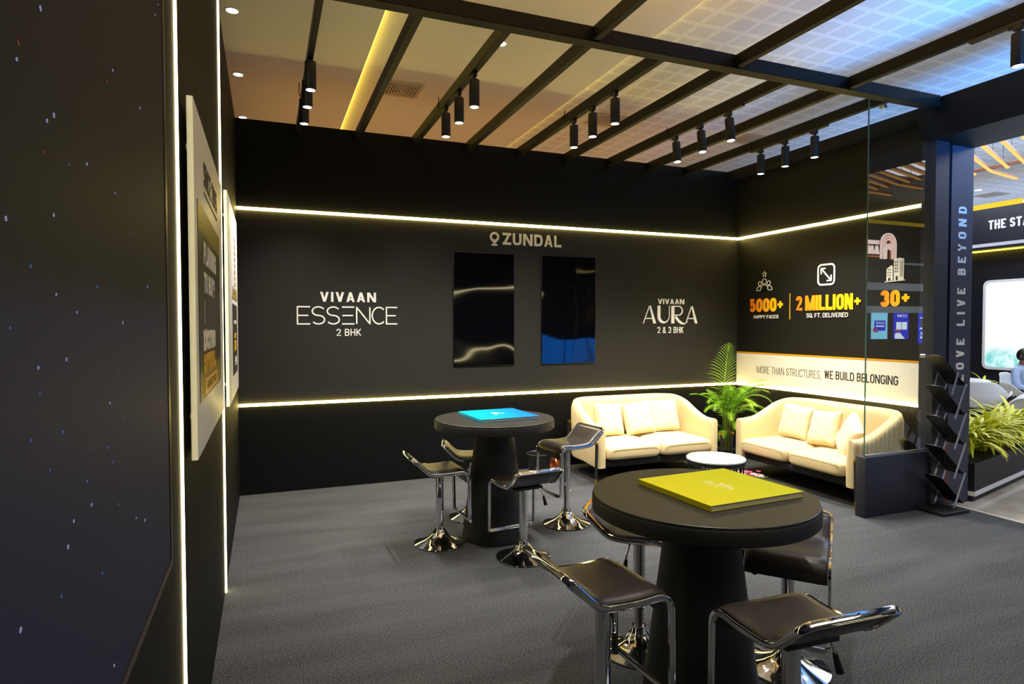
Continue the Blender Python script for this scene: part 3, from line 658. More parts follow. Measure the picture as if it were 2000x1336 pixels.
tag(G().stroke([(-5.281, 1.607), (-5.281, 1.896)], .008, .004, RW).build('divider_line', M['gold']), 'thin gold upright line between two golden figures', 'line')
t = thing('slogan_band', 'white slogan band with gold top edge along right wall', 'wall band', (XR, 4.9, .83))
G().b2((-.006, -1.205, .004), (-.0005, 1.213, .372)).build('band', M['band'], t)
G().b2((-.007, -1.205, .373), (-.0005, 1.213, .392)).build('gold_edge', M['goldline'], t)
P = plane((-.006, 0, 0), (0,-1,0), (0,0,1)); q = 4.9
g = G(); put_bold(g, 'MORE THAN STRUCTURES', (q-5.77, .150, q-4.868, .232), P, .0055, .002, 1.7); mstroke(g, [(q-4.852, .158), (q-4.858, .136)], .0055, .002, P); g.build('light_lettering', mat('brown_vinyl_lettering', (92,76,52), .5), t)
g = G(); put_bold(g, 'WE BUILD BELONGING', (q-4.811, .158, q-3.999, .243), P, .0105, .002, .75); g.build('bold_lettering', M['ink'], t)

# ------------------------------------------------------------------ track spotlights, downlights, vents
def spot_proto():
    t = thing('track_spotlight', 'black cylinder spotlight', 'spotlight', (0,0,0), 0, 'black cylinder spotlights on the beams')
    g = G(); g.lathe([(.001, .190), (.034, .190), (.037, .186), (.037, .006), (.034, .001), (.030, .001), (.029, .012), (.001, .013)], seg=28); g.build('housing', M['black'], t)
    g = G(); g.lathe([(.0005, -.002), (.012, -.0015), (.030, .001), (.033, .004), (.033, .010), (.0005, .010)], seg=28); g.build('lens', M['lens'], t)
    g = G(); g.cyl((0,0,.188), (0,0,.212), .012, seg=14); g.box((0, 0, .226), (.030, .050, .034), bev=.003); g.box((.0, .03, .234), (.024, .05, .016), bev=.002); g.build('adapter', M['rubber'], t)
    return t
SP = spot_proto(); first = True
def spot_at(x, y, z, label, e=1., tilt=(0,0), cone=100, aim=0.):
    global first
    if first: o = SP; o.location = (x, y, z); o['label'] = label; first = False
    else: o = dup(SP, (x, y, z), label=label)
    o.rotation_euler = (tilt[0], tilt[1], 0)
    ld = bpy.data.lights.new('spot_beam', 'SPOT'); ld.energy = 62*e; ld.color = (1, .95, .86); ld.spot_size = math.radians(cone); ld.spot_blend = .75; ld.shadow_soft_size = .03
    lo = bpy.data.objects.new('spot_beam', ld); COL.objects.link(lo); lo.parent = o; lo.location = (0, 0, -.02); lo.rotation_euler = (aim, 0, 0)
rows = [(0, [4.41, 4.76, 5.16], 3.125, 'first'), (2, [4.21, 4.58, 4.95], 3.085, 'third'), (4, [4.165, 4.515, 4.846], 3.085, 'fifth'), (6, [4.15, 4.51, 4.868], 3.07, 'seventh'), (8, [4.263, 4.606, 4.922], 3.062, 'ninth')]
ENE = {0: .8, 2: .8, 4: 1.0, 6: 1.3, 8: 1.7}
for bi, ys, z, nm in rows:
    x = BX[bi]
    for y, w in zip(ys, ('the one farthest from back wall', 'the middle one', 'the one closest to back wall')):
        spot_at(x, y, z, 'spotlight under the %s beam from left wall, %s' % (nm, w), ENE[bi], tilt=((-.12 if bi == 6 else 0), 0), aim={0: .1, 2: .25, 4: .25, 6: .2, 8: 0}[bi])
    g = G(); g.box((0, 0, .0), (.034, ys[2]-ys[0]+.28, .026), bev=.002, seg=1)
    wy = (ys[2]-ys[0])/2+.13
    g.tube([(-.02, wy, .0), (-.03, wy+.01, .03), (-.028, wy, .06), (-.028, wy-.01, .1)], .004, 6)
    zt = z + .243; o = g.build('light_track', M['rubber']); o.location = (x, (ys[0]+ys[2])/2, 3.311 if False else zt+.013)
    tag(o, 'black power track holding three spotlights under the %s beam' % nm, 'light track', 'black power tracks')
# one bigger spotlight close to the camera, under the header
spot_at(4.115, 2.33, 3.06, 'large black spotlight at top right corner below the bluish ceiling', .7, cone=90)
o = G().b2((4.098, 1.6, 3.298), (4.132, 2.6, 3.324)).build('light_track', M['rubber']); tag(o, 'black power track holding the single large spotlight at top right', 'light track', 'black power tracks')

def downlight(x, y, label, z=CEIL, r=.045):
    t = thing('downlight', label, 'ceiling light', (x, y, z), 0, 'round recessed downlights')
    g = G(); g.lathe([(r+.012, 0), (r+.012, -.004), (r, -.006), (r-.002, -.002), (r-.002, 0)], seg=24, cap=False); g.build('rim', M['ceil'], t)
    g = G(); g.lathe([(.0005, -.003), (r-.002, -.003), (r-.002, -.0005), (.0005, -.0005)], seg=24); g.build('lens', M['down'], t)
for x, y, lb, z in ((-.215, 5.355, 'round downlight in brown ceiling beside left wall, nearest of its row of three', CEIL), (-.222, 6.682, 'round downlight in brown ceiling beside left wall, middle of its row', CEIL), (-.224, 8.03, 'round downlight in brown ceiling beside left wall, farthest of its row', CEIL),
    (1.99, 5.27, 'round downlight between the third and fourth beams', CEIL+.07), (5.10, 7.78, 'round downlight beyond the seventh beam over back wall', CEIL+.1), (5.13, 5.38, 'round downlight peeking below the seventh beam', CEIL+.1), (5.29, 3.16, 'round downlight at top right of the bluish ceiling', CEIL+.1)):
    downlight(x, y, lb, z)
def vent(x0, y0, x1, y1, z, label):
    t = thing('ceiling_vent', label, 'air vent', ((x0+x1)/2, (y0+y1)/2, z), 0, 'square air vents in the ceiling')
    w = (x1-x0)/2; h = (y1-y0)/2; n = 7
    g = G(); g.b2((-w, -h, -.012), (w, -h+.025, -.0005)); g.b2((-w, h-.025, -.012), (w, h, -.0005)); g.b2((-w, -h+.025, -.012), (-w+.025, h-.025, -.0005)); g.b2((w-.025, -h+.025, -.012), (w, h-.025, -.0005)); g.build('frame', M['vent'], t)
    G().b2((-w+.02, -h+.02, -.004), (w-.02, h-.02, -.0006)).build('duct', M['ventdark'], t)
    g = G()
    for k in range(1, n):
        a = 1-k/n; b = a-.55/n
        g.ringplate([(-w*a, -h*a), (w*a, -h*a), (w*a, h*a), (-w*a, h*a)], [(-w*b, -h*b), (w*b, -h*b), (w*b, h*b), (-w*b, h*b)], -.012-.002*k, -.006)
    g.build('louvre', M['vent'], t)
vent(1.19, 6.45, 1.58, 6.87, CEIL+.07, 'square air vent between the second and third beams')
vent(3.76, 6.62, 4.15, 7.02, CEIL+.1, 'square air vent behind spotlights of the fifth beam')
vent(6.0, 6.6, 6.4, 7.0, CEIL+.1, 'square air vent behind spotlights of the ninth beam')

# ------------------------------------------------------------------ bar tables and books
def bar_table(x, y, label):
    t = thing('bar_table', label, 'table', (x, y, 0), 0, 'round black bar tables')
    g = G(); g.lathe([(.001, .0), (.226, .0), (.236, .004), (.236, .02), (.137, .775), (.137, .792), (.001, .792)], seg=64); g.build('column', M['table'], t)
    g = G(); g.lathe([(.001, .790), (.432, .790), (.438, .796), (.438, .842), (.434, .848), (.001, .848)], seg=80); g.build('tabletop', M['table'], t)
    g = G(); g.lathe([(.001, .8482), (.433, .8482), (.4335, .850), (.4335, .856), (.431, .858), (.001, .858)], seg=80); g.build('glass_cover', M['tglass'], t)
    t.scale = (1, 1, 1.016); return t
bar_table(1.55, 4.265, 'round black bar table holding the blue book, farther from camera')
bar_table(1.625, 2.03, 'round black bar table holding the lime green book')
def book(name, label, x, y, rz, w, d, cover, th=.022):
    t = thing(name, label, 'book', (x, y, .8720), rz)
    g = G(); g.box((0,0,.0018), (w, d, .0035), bev=.0012, seg=1); g.box((0,0,th), (w, d, .0035), bev=.0012, seg=1); g.box((-w/2+.002, 0, th/2), (.004, d, th), bev=.0012, seg=1); g.build('cover', cover, t)
    g = G(); g.box((.001, 0, th/2+.0008), (w-.012, d-.012, th-.0055)); g.build('pages', M['pages'], t)
    return t, plane((0, 0, th+.0018), (0,-1,0), (1,0,0))
t, P = book('brochure_book', 'lime green hardback book lying on the nearer bar table', 1.71, 2.035, math.radians(3), .47, .435, M['limecover'])
g = G()
for ch, (a, b) in zip('OLIV', ((-.072,-.040), (-.034,-.014), (-.006,-.003), (.003,.027))): put_bold(g, ch, (a, -.012, b, .014), P, .0026, .0006)
put_bold(g, 'VIVAAN', (-.018, .022, .048, .032), P, .0026, .0006)
for v in (-.011, .0, .012): g.stroke([(.032, v), (.050, v)], .0022, .0006, P)
put_bold(g, 'R', (.056, -.010, .076, .016), P, .0026, .0006); g.stroke([(-.075, -.028), (.03, -.028)], .0018, .0005, P); g.build('title', M['white'], t)
t, P = book('brochure_book', 'bright blue hardback book lying on the farther bar table', 1.59, 4.30, math.radians(3), .45, .47, M['bluecover'])
g = G()
g.stroke([(0+.022*math.cos(a*PI/10), .03+.016*math.sin(a*PI/10)) for a in range(20)], .004, .0006, P, closed=True)
for k in range(4): g.stroke([(-.055+.016*k, -.018), (-.050+.016*k, .016+.008*(k % 2))], .007, .0006, P)
put_bold(g, 'VIVAAN', (-.05, -.04, .05, -.022), P, .004, .0006); g.build('title', M['white'], t)

# ------------------------------------------------------------------ bar stools (front = +Y: footrest side)
def make_stool(sh=.585):
    t = thing('bar_stool', 'bar stool', 'stool', (0,0,0), 0, 'black leather bar stools with chrome frames')
    g = G(); g.lathe([(.001, .0), (.178, .0), (.183, .004), (.182, .009), (.15, .020), (.105, .036), (.066, .062), (.042, .095), (.033, .115), (.033, .120), (.001, .120)], seg=48); g.build('base', M['chrome'], t)
    g = G(); g.cyl((0,0,.118), (0,0,.30), .0235, seg=24); g.build('piston', M['chrome'], t)
    g = G(); g.cyl((0,0,.215), (0,0,sh-.035), .0285, seg=24); g.lathe([(.001,.209), (.0305,.209), (.0305,.216), (.001,.216)], seg=24); g.build('column', M['chrome'], t)
    W = .172
    prof = [(-.215, .096), (-.205, .087), (-.165, .047), (-.135, .019), (-.112, .005), (-.085, -.002), (-.03, -.005), (.04, -.005), (.10, .0)]
    prof += [(.105+.055*math.sin(a), -.055+.055*math.cos(a)) for a in [PI/2*i/6 for i in range(1, 7)]]
    side = [V((0, a, sh+b)) for a, b in prof]
    low = side + [V((0, .162, sh-.20)), V((0, .164, sh-.33))]
    foot = [V((0, .166, sh-.345)), V((0, .172, sh-.352))]
    # closed chrome loop: left side, round the lip, right side, footrest
    def X(l, x): return [V((x, p.y, p.z)) for p in l]
    lp = X((low+foot)[::-1], -W)
    lip = side[0]
    lp += [V((-W+.010, lip.y-.012, lip.z+.013)), V((-W+.035, lip.y-.018, lip.z+.019)), V((W-.035, lip.y-.018, lip.z+.019)), V((W-.010, lip.y-.012, lip.z+.013))]
    lp += X(low+foot, W)
    lp += [V((W-.02, .180, sh-.356)), V((-W+.02, .180, sh-.356))]
    g = G()
    # flat bar: wide across the run of the seat plane
    n = len(lp); rings = []
    for i, p in enumerate(lp):
        tt = (lp[(i+1) % n]-lp[i-1]).normalized()
        out = V((1,0,0)) if p.x > W-.001 else V((-1,0,0)) if p.x < -W+.001 else (V((0,-1,1)).normalized() if p.y < 0 else V((0,1,0)))
        if W-.04 < abs(p.x) < W-.001: out = (out*.5 + V((math.copysign(1, p.x), 0, 0))*.6).normalized()
        out = (out - tt*out.dot(tt)).normalized(); o2 = tt.cross(out)
        a, b = .0065, .0115
        rings.append([p + out*u*a + o2*v*b for u, v in ((1,.7), (.7,1), (-.7,1), (-1,.7), (-1,-.7), (-.7,-1), (.7,-1), (1,-.7))])
    rings.append(rings[0]); g.loft(rings, cap=False)
    g.build('frame', M['chrome'], t, ang=50)
    # leather pad between the bars
    pad = [V((0, p.y, p.z+.004)) for p in side] + [V((0, .161, sh-.085))]
    xs = [-1, -.97, -.8, -.4, 0, .4, .8, .97, 1]
    def ringpad(i):
        p = pad[i]; q = pad[min(i+1, len(pad)-1)]-pad[max(i-1, 0)]; q.normalize(); nn = V((0, -q.z, q.y))
        e = .3 if i in (0, len(pad)-1) else 1
        topp = [V((u*(W-.008), p.y, p.z)) + nn*(.017 if abs(u) < .9 else .011 if abs(u) < .99 else .003)*e for u in xs]
        bot = [V((u*(W-.008), p.y, p.z)) - nn*(.010 if abs(u) < .95 else .002)*e for u in xs[::-1]]
        return topp+bot
    g = G(); g.loft([ringpad(i) for i in range(len(pad))]); g.build('seat', M['leather'], t, ang=60)
    g = G(); g.box((0, -.01, sh-.028), (.2, .16, .018), bev=.004); g.build('mount_plate', M['black'], t)
    g = G(); g.tube([(.02, -.02, sh-.045), (.10, -.03, sh-.048), (.125, -.035, sh-.075), (.135, -.04, sh-.11)], .0045, 8); lv = g.build('lever', M['chrome'], t)
    g = G(); g.cyl((.133, -.039, sh-.105), (.148, -.045, sh-.165), .008, .013, seg=12); g.build('grip', M['rubber'], lv)
    return t
stool = make_stool(); used = [False]
def put_stool(x, y, face, sh, label):
    o = stool if not used[0] else dup(stool); used[0] = True
    o.location = (x, y, 0); o.rotation_euler = (0, 0, math.radians(face)-PI/2); o['label'] = label
    for c in o.children:                                            # each gas lift is set to its own height
        if c.name.split('.')[0] in ('seat', 'frame', 'mount_plate', 'lever', 'column'): c.location.z = sh - .585
# face = direction (deg from +X) from lip to footrest
put_stool(1.135, 4.265, 2, 0.53, 'bar stool on left side of the table with blue book')
put_stool(1.580, 3.790, 96, 0.51, 'bar stool in front of the table with blue book')
put_stool(2.165, 4.315, 187, 0.63, 'bar stool between the blue book table and left sofa')
put_stool(1.53, 4.755, 347, 0.5, 'bar stool half hidden behind the blue book table column')
put_stool(1.075, 1.865, 2, 0.655, 'nearest bar stool on left side of the table with lime book')
put_stool(1.500, 1.445, 87, 0.635, 'bar stool at bottom right in front of the lime book table')
put_stool(1.640, 2.500, 318, 0.58, 'bar stool behind lime book table, under its left rim')
put_stool(2.175, 2.120, 220, 0.55, 'bar stool behind lime book table, under its right rim')

# ------------------------------------------------------------------ sofas (front = -Y)
def make_sofa():
    t = thing('sofa', 'sofa', 'sofa', (0,0,0), 0, 'cream two seat sofas with ribbed backs')
    hx, yb, yf, r, th = .715, .40, -.405, .30, .095
    cp = [(-hx+th/2, yf), (-hx+th/2, yb-th/2-r)] ; path = []
    c = hx-th/2
    def add(a, b, n): 
        for i in range(n): path.append((a[0]+(b[0]-a[0])*i/n, a[1]+(b[1]-a[1])*i/n))
    add((-c, yf), (-c, yb-th/2-r), 26)
    path += arc(-c+r, yb-th/2-r, r, PI, PI/2, 22)[:-1]
    add((-c+r, yb-th/2), (c-r, yb-th/2), 46)
    path += arc(c-r, yb-th/2-r, r, PI/2, 0, 22)[:-1]
    add((c, yb-th/2-r), (c, yf), 26); path.append((c, yf))
    # lengths
    P = [V((a, b, 0)) for a, b in path]; L = [0]
    for a, b in zip(P, P[1:]): L.append(L[-1]+(b-a).length)
    T = L[-1]
    def topz(s):
        d = min(s, T-s); k = min(max((d-.10)/.60, 0), 1); k = k*k*(3-2*k); return .572 + .200*k
    # resample finely for ribs
    n = 420; rings = []
    def at(s):
        s = min(max(s, 0), T); i = max(j for j in range(len(L)) if L[j] <= s+1e-9); i = min(i, len(P)-2)
        f = (s-L[i])/(L[i+1]-L[i]); return P[i].lerp(P[i+1], f)
    for k in range(n+1):
        s = T*k/n; p = at(s); tg = (at(s+.02)-at(s-.02)).normalized(); o = V((-tg.y, tg.x, 0)); d = min(s, T-s)
        e = min(d/.035, 1); e = math.sqrt(max(1-(1-e)**2, 0))*.35+.65          # rounded front end of the arm
        rib = .011*abs(math.sin(PI*s/.052)) if d > .045 else 0
        zt = topz(s); zb = .165 + .02*min(d/.3, 1); w = th/2*e
        prof = [(-w*.9, zb), (-w, zb+.02), (-w, zt-.05), (-w*.86, zt-.018), (-w*.5, zt-.003), (0, zt), (w*.5, zt-.003), (w*.86, zt-.018), (w+rib*.3, zt-.045), (w+rib, zt-.07), (w+rib, zb+.03), (w*.9+rib*.5, zb)]
        rings.append([V((p.x, p.y, z)) + o*u for u, z in prof])
    g = G(); g.loft(rings); g.build('shell', M['fabric'], t, ang=50)
    def cushion(x0, x1, y0, y1, z0, z1, crown=.02, rr=.04):
        g = G()
        def f(u, v):
            a = 2*PI*u; b = (v-.5)*PI
            ex = lambda q, e: math.copysign(abs(q)**e, q)
            cb = ex(math.cos(b), .28); x = ex(math.cos(a), .22)*cb; y = ex(math.sin(a), .22)*cb; z = ex(math.sin(b), .42)
            zz = z*(z1-z0)/2 + (crown*(1-x*x)*(1-y*y) if z > 0 else 0)
            return V(((x0+x1)/2 + x*(x1-x0)/2, (y0+y1)/2 + y*(y1-y0)/2, (z0+z1)/2 + zz))
        g.quadgrid(f, 72, 26, close_u=True); return g
    for s, nm in ((-1, 0), (1, 0)):
        g = cushion(min(s*.004, s*.625), max(s*.004, s*.625), -.445, .27, .232, .375); sc = g.build('seat_cushion', M['fabric'], t, ang=60)
        x0, x1 = sorted((s*.006, s*.60)); 
        g = G(); 
        pth = [V((x0+.02, -.4475, .350)), V((x1-.02, -.4475, .350))]; g.tube(pth, .003, 6, upv=V((0,1,0))); g.build('piping', M['fabric'], sc)
        g = cushion(min(s*.004, s*.56), max(s*.004, s*.56), .20, .335, .36, .765, 0); g.build('back_cushion', M['fabric'], t, ang=60)
    g = G(); g.box((0, .0, .196), (1.22, .74, .075), bev=.02); g.build('underframe', M['blackfab'], t)
    for sx in (-1, 1):
        for y, h in ((-.42, .40), (.17, .54)):
            x = sx*(hx+.022); g = G(); g.cyl((x+sx*.016, y-.012*(1 if y < 0 else -1), .075), (x, y, h), .0125, .0155, seg=16); l = g.build('leg', M['black'], t)
            g = G(); g.cyl((x, y, h-.001), (x, y, h+.022), .0185, seg=16); g.build('brass_cap', M['brass'], l)
            g = G(); g.cyl((x+sx*.019, y-.014*(1 if y < 0 else -1), 0), (x+sx*.016, y-.012*(1 if y < 0 else -1), .076), .0095, .0125, seg=14); g.build('brass_tip', M['brass'], l)
    return t
sofa = make_sofa()
sofa.location = (3.665, 5.615, 0); sofa['label'] = 'cream two seat sofa standing along the back wall'
dup(sofa, (4.985, 4.475, 0), -PI/2, 'cream two seat sofa standing along right wall beneath slogan band')
def pillow_mesh(name='throw_pillow', s=.36, th=.13):
    g = G(); n = 22
    def f(sg):
        def h(u, v):
            a, b = 2*u-1, 2*v-1; rx = 1-.07*(1-abs(b)**2.2)*abs(a)**4; ry = 1-.07*(1-abs(a)**2.2)*abs(b)**4
            q = max((1-a**4)*(1-b**4), 0)**.5
            wr = .004*math.sin(9*a+3*b)*math.sin(7*b-2*a)*q + .004*math.sin(16*a-9*b)*(1-q)
            return V((a*rx*s/2, sg*(q*th/2 + wr*min(q*6, 1)), b*ry*s/2))
        return h
    g.quadgrid(f(1), n, n); g.quadgrid(f(-1), n, n)
    bmesh.ops.remove_doubles(g.bm, verts=g.bm.verts[:], dist=.0004)
    return g
pm = [None]
def pillow(loc, rot, label):
    if pm[0] is None: o = pillow_mesh().build('throw_pillow', M['pillow'], None, ang=70); pm[0] = o
    else: o = pm[0].copy(); COL.objects.link(o)
    o.location = loc; o.rotation_euler = rot; tag(o, label, 'pillow', 'cream throw pillows on the sofas')
rx = math.radians
pillow((3.33, 5.66, .555), (rx(-17), rx(4), rx(10)), 'cream throw pillow at left end of the back wall sofa')
pillow((3.69, 5.66, .555), (rx(-18), rx(-5), rx(-2)), 'cream throw pillow in the middle of the back wall sofa')
pillow((4.03, 5.69, .560), (rx(-14), rx(-2), rx(-6)), 'cream throw pillow at right end of the back wall sofa')
pillow((5.02, 4.80, .560), (rx(-16), rx(3), rx(-86)), 'cream throw pillow on right wall sofa, farthest from the glass')
pillow((4.98, 4.42, .555), (rx(-20), rx(-6), rx(-96)), 'cream throw pillow on right wall sofa, between the other two')
pillow((4.88, 4.06, .535), (rx(-20), rx(24), rx(-130)), 'cream throw pillow tilted against the sofa arm by the glass')

# ------------------------------------------------------------------ coffee table
t = thing('coffee_table', 'low round table with white top and black rod base between sofas', 'coffee table', (3.556, 4.261, 0))
g = G(); g.lathe([(.001, .402), (.236, .402), (.243, .406), (.243, .416), (.240, .420), (.001, .420)], seg=64); g.build('tabletop', M['marble'], t)
g = G(); g.lathe([(.215, .374), (.238, .374), (.240, .378), (.240, .401), (.215, .401)], seg=64); g.build('rim_ring', M['black'], t)
g = G(); g.lathe([(.205, .0), (.228, .0), (.228, .014), (.205, .014), (.205, .0)], seg=64, cap=False); g.build('foot_ring', M['black'], t)
for k in range(20):
    a = 2*PI*k/20; g = G(); g.cyl((.218*math.cos(a), .218*math.sin(a), .013), (.226*math.cos(a), .226*math.sin(a), .376), .0055, seg=8); g.build('rod', M['black'], t)

# ------------------------------------------------------------------ bin, copper foil, bouquet
t = thing('waste_bin', 'black waste bin on floor between far bar table and sofa', 'waste bin', (2.55, 5.70, 0))
g = G(); g.lathe([(.001, 0), (.092, 0), (.095, .004), (.122, .250), (.118, .250), (.090, .010), (.001, .010)], seg=36); g.build('body', M['rubber'], t)
g = G(); g.lathe([(.118, .246), (.1275, .246), (.1285, .256), (.122, .260), (.117, .254)], seg=36, cap=False); g.build('rim', M['black'], t)
g = G(); g.lathe([(.107, .118), (.1125, .118), (.1135, .128), (.108, .128)], seg=36, cap=False); g.build('band', M['black'], t)
g = G()
def cf(u, v):
    a = 2*PI*u; r = .105*(1-.25*v) + .02*math.sin(5*a+9*v)*math.sin(7*v+a) + .012*math.sin(11*a-5*v)
    return V((r*math.cos(a), r*math.sin(a), .30*v + .012*math.sin(6*a)*v))
g.quadgrid(cf, 44, 12, close_u=True); bmesh.ops.holes_fill(g.bm, edges=[e for e in g.bm.edges if e.is_boundary], sides=0)
o = g.build('foil_bundle', M['copper'], None, ang=18); o.location = (2.80, 5.935, 0); tag(o, 'crumpled copper coloured foil bundle behind left end of the sofa', 'foil bundle')
t = thing('flower_bouquet', 'pink and white bouquet lying on the floor under right sofa', 'bouquet', (4.38, 4.78, .0), math.radians(20))
g = G()
for k in range(26):
    a = random.uniform(0, 2*PI); c = V((random.uniform(-.10, .12), random.uniform(-.09, .09), random.uniform(.04, .10)))
    for q in range(5):
        b = a + q*2*PI/5; d = V((math.cos(b), math.sin(b), .35)); e = V((-math.sin(b), math.cos(b), 0))
        g.face([g.bm.verts.new(p) for p in (c, c+d*.016+e*.010, c+d*.030, c+d*.016-e*.010)])
fl = g.build('petals', M['petal'], t, smooth=False); fl['label'] = 'pink petals'
g = G()
for k in range(20):
    a = random.uniform(0, 2*PI); c = V((random.uniform(-.16, .0), random.uniform(-.1, .1), random.uniform(.03, .11)))
    for q in range(5):
        b = a + q*2*PI/5; d = V((math.cos(b), math.sin(b), .3)); e = V((-math.sin(b), math.cos(b), 0))
        g.face([g.bm.verts.new(p) for p in (c, c+d*.014+e*.009, c+d*.026, c+d*.014-e*.009)])
g.build('white_petals', M['petalw'], t, smooth=False)
g = G()
for k in range(46):
    c = V((random.uniform(-.16, .17), random.uniform(-.1, .1), random.uniform(.012, .07))); b = random.uniform(0, 2*PI); d = V((math.cos(b), math.sin(b), random.uniform(-.1, .7))).normalized()*.05; e = V((-math.sin(b), math.cos(b), 0))*.009
    g.face([g.bm.verts.new(p) for p in (c, c+d*.5+e, c+d, c+d*.5-e)])
g.build('leaves', M['green'], t, smooth=False)
g = G(); g.loft([[V((x, r*math.cos(q*PI/8), max(.002, r*.45+r*.45*math.sin(q*PI/8)))) for q in range(16)] for x, r in ((-.14, .10), (.02, .085), (.16, .035), (.26, .05))], cap=False); g.build('wrapping', M['wrap'], t)

# ------------------------------------------------------------------ areca palm
def frond(base, az, length, lift, droop, nl=26, width=.20, twist=0., up_=None):
    """rachis as a bent curve with paired narrow leaflets"""
    g = G(); pts = []; el = lift; p = V(base); st = length/nl
    hd = V((math.cos(az), math.sin(az), 0))
    for i in range(nl+1):
        pts.append(p.copy()); p = p + (hd*math.cos(el) + V((0,0,1))*math.sin(el))*st; el -= droop/nl*(.4+1.2*i/nl)
    g.tube(pts, .0035, 5)
    for i in range(int(nl*.22), nl+1):
        f = i/nl; tg = (pts[min(i+1, nl)]-pts[max(i-1, 0)]).normalized(); sd = tg.cross(V((0,0,1)))
        if sd.length < .05: sd = V((-hd.y, hd.x, 0))
        sd.normalize()
        if twist: sd = Matrix.Rotation(twist, 3, tg) @ sd
        nn = sd.cross(tg); ll = width*(math.sin(PI*(.16+.80*f))**.8)*random.uniform(.9, 1.08)
        for s in (-1, 1):
            d = (sd*s*(1-.45*f) + tg*(.5+.6*f) + nn*.22).normalized(); q0 = pts[i]; row = []
            for k in range(4):
                u = k/3; c = q0 + d*ll*u + V((0,0,-1))*ll*.34*u*u; w = .0058*(1-u)**.6*(.55+u if u < .45 else 1)
                e = tg*w; row.append((c-e, c+e))
            R = [[g.bm.verts.new(a) for a in r] for r in row]
            for a, b in zip(R, R[1:]): g.face((a[0], a[1], b[1], b[0]))
    return g
t = thing('areca_palm', 'green areca palm in the corner between two sofas', 'plant', (4.86, 5.62, 0))
g = G(); g.lathe([(.001, .03), (.085, .03), (.10, .04), (.125, .145), (.128, .150), (.115, .150), (.110, .135), (.001, .135)], seg=32); g.build('pot', M['pot'], t)
g = G(); g.lathe([(.001, .0), (.13, .0), (.158, .03), (.160, .036), (.152, .036), (.125, .012), (.001, .012)], seg=36); sc_ = g.build('saucer', M['terracotta'], t); sc_['label'] = 'terracotta saucer'
g = G()
for k in range(14):
    a = k*2.4; r = .018+.045*(k % 4)/4; g.tube([(r*math.cos(a), r*math.sin(a), .13), (r*1.3*math.cos(a), r*1.3*math.sin(a), .33), (1.9*r*math.cos(a), 1.9*r*math.sin(a), .55)], .0075, 6)
g.build('stem', M['stem'], t)
FR = [(-1.75, .66, 1.52, .30, .27, .0), (-2.7, .58, 1.05, 1.75, .17, 0), (-.1, .60, 1.05, 1.7, .18, 0), (-2.2, .55, 1.15, 1.5, .17, 0), (-.75, .55, 1.15, 1.6, .17, 0), (2.6, .5, 1.15, 1.4, .16, 0), (.8, .5, 1.2, 1.3, .15, 0), (-1.5, .46, 1.05, 1.9, .15, 0), (-2.95, .46, .80, 1.7, .14, 0), (-.35, .46, .75, 1.7, .14, 0), (-2.05, .42, .75, 1.7, .14, 0), (-1.05, .44, .8, 1.8, .14, 0), (-2.5, .36, .55, 1.6, .12, 0), (-.75, .36, .55, 1.6, .12, 0), (-1.6, .36, .65, 1.8, .12, 0), (1.6, .5, 1.25, 1.0, .15, 0), (-1.2, .60, 1.30, 1.5, .17, 0), (-2.45, .60, 1.30, 1.4, .17, 0), (-.45, .56, 1.3, 1.5, .17, 0), (-1.9, .52, 1.2, 1.8, .16, 0), (-3.0, .55, 1.2, 1.5, .16, 0), (.25, .55, 1.2, 1.5, .16, 0), (-2.6, .50, .95, 2.0, .15, 0), (-1.75, .55, 1.0, 2.2, .15, 0), (-.9, .52, .95, 2.1, .15, 0), (-.2, .48, .9, 2.0, .15, 0), (-2.2, .40, .6, 1.5, .13, 0), (-1.3, .42, .6, 1.6, .13, 0), (-.5, .42, .6, 1.6, .13, 0), (-3.0, .36, .5, 1.4, .12, 0)]
for k, (az, ln, li, dr, wd_, tw) in enumerate(FR):
    zb = .80 if k == 0 else (.60 + .03*(k % 5) if k < 8 or k > 15 else .44 + .03*(k % 4))
    g = frond((.035*math.cos(az) - (.09 if k == 0 else 0), .035*math.sin(az), zb-.12), az, ln, li, dr, 22, wd_, tw)
    if k == 0: g.tube([(0, 0, .3), (-.04, 0, .5), (-.095, -.006, .69)], .005, 6)
    g.build('frond', M['palm'], t, smooth=False)

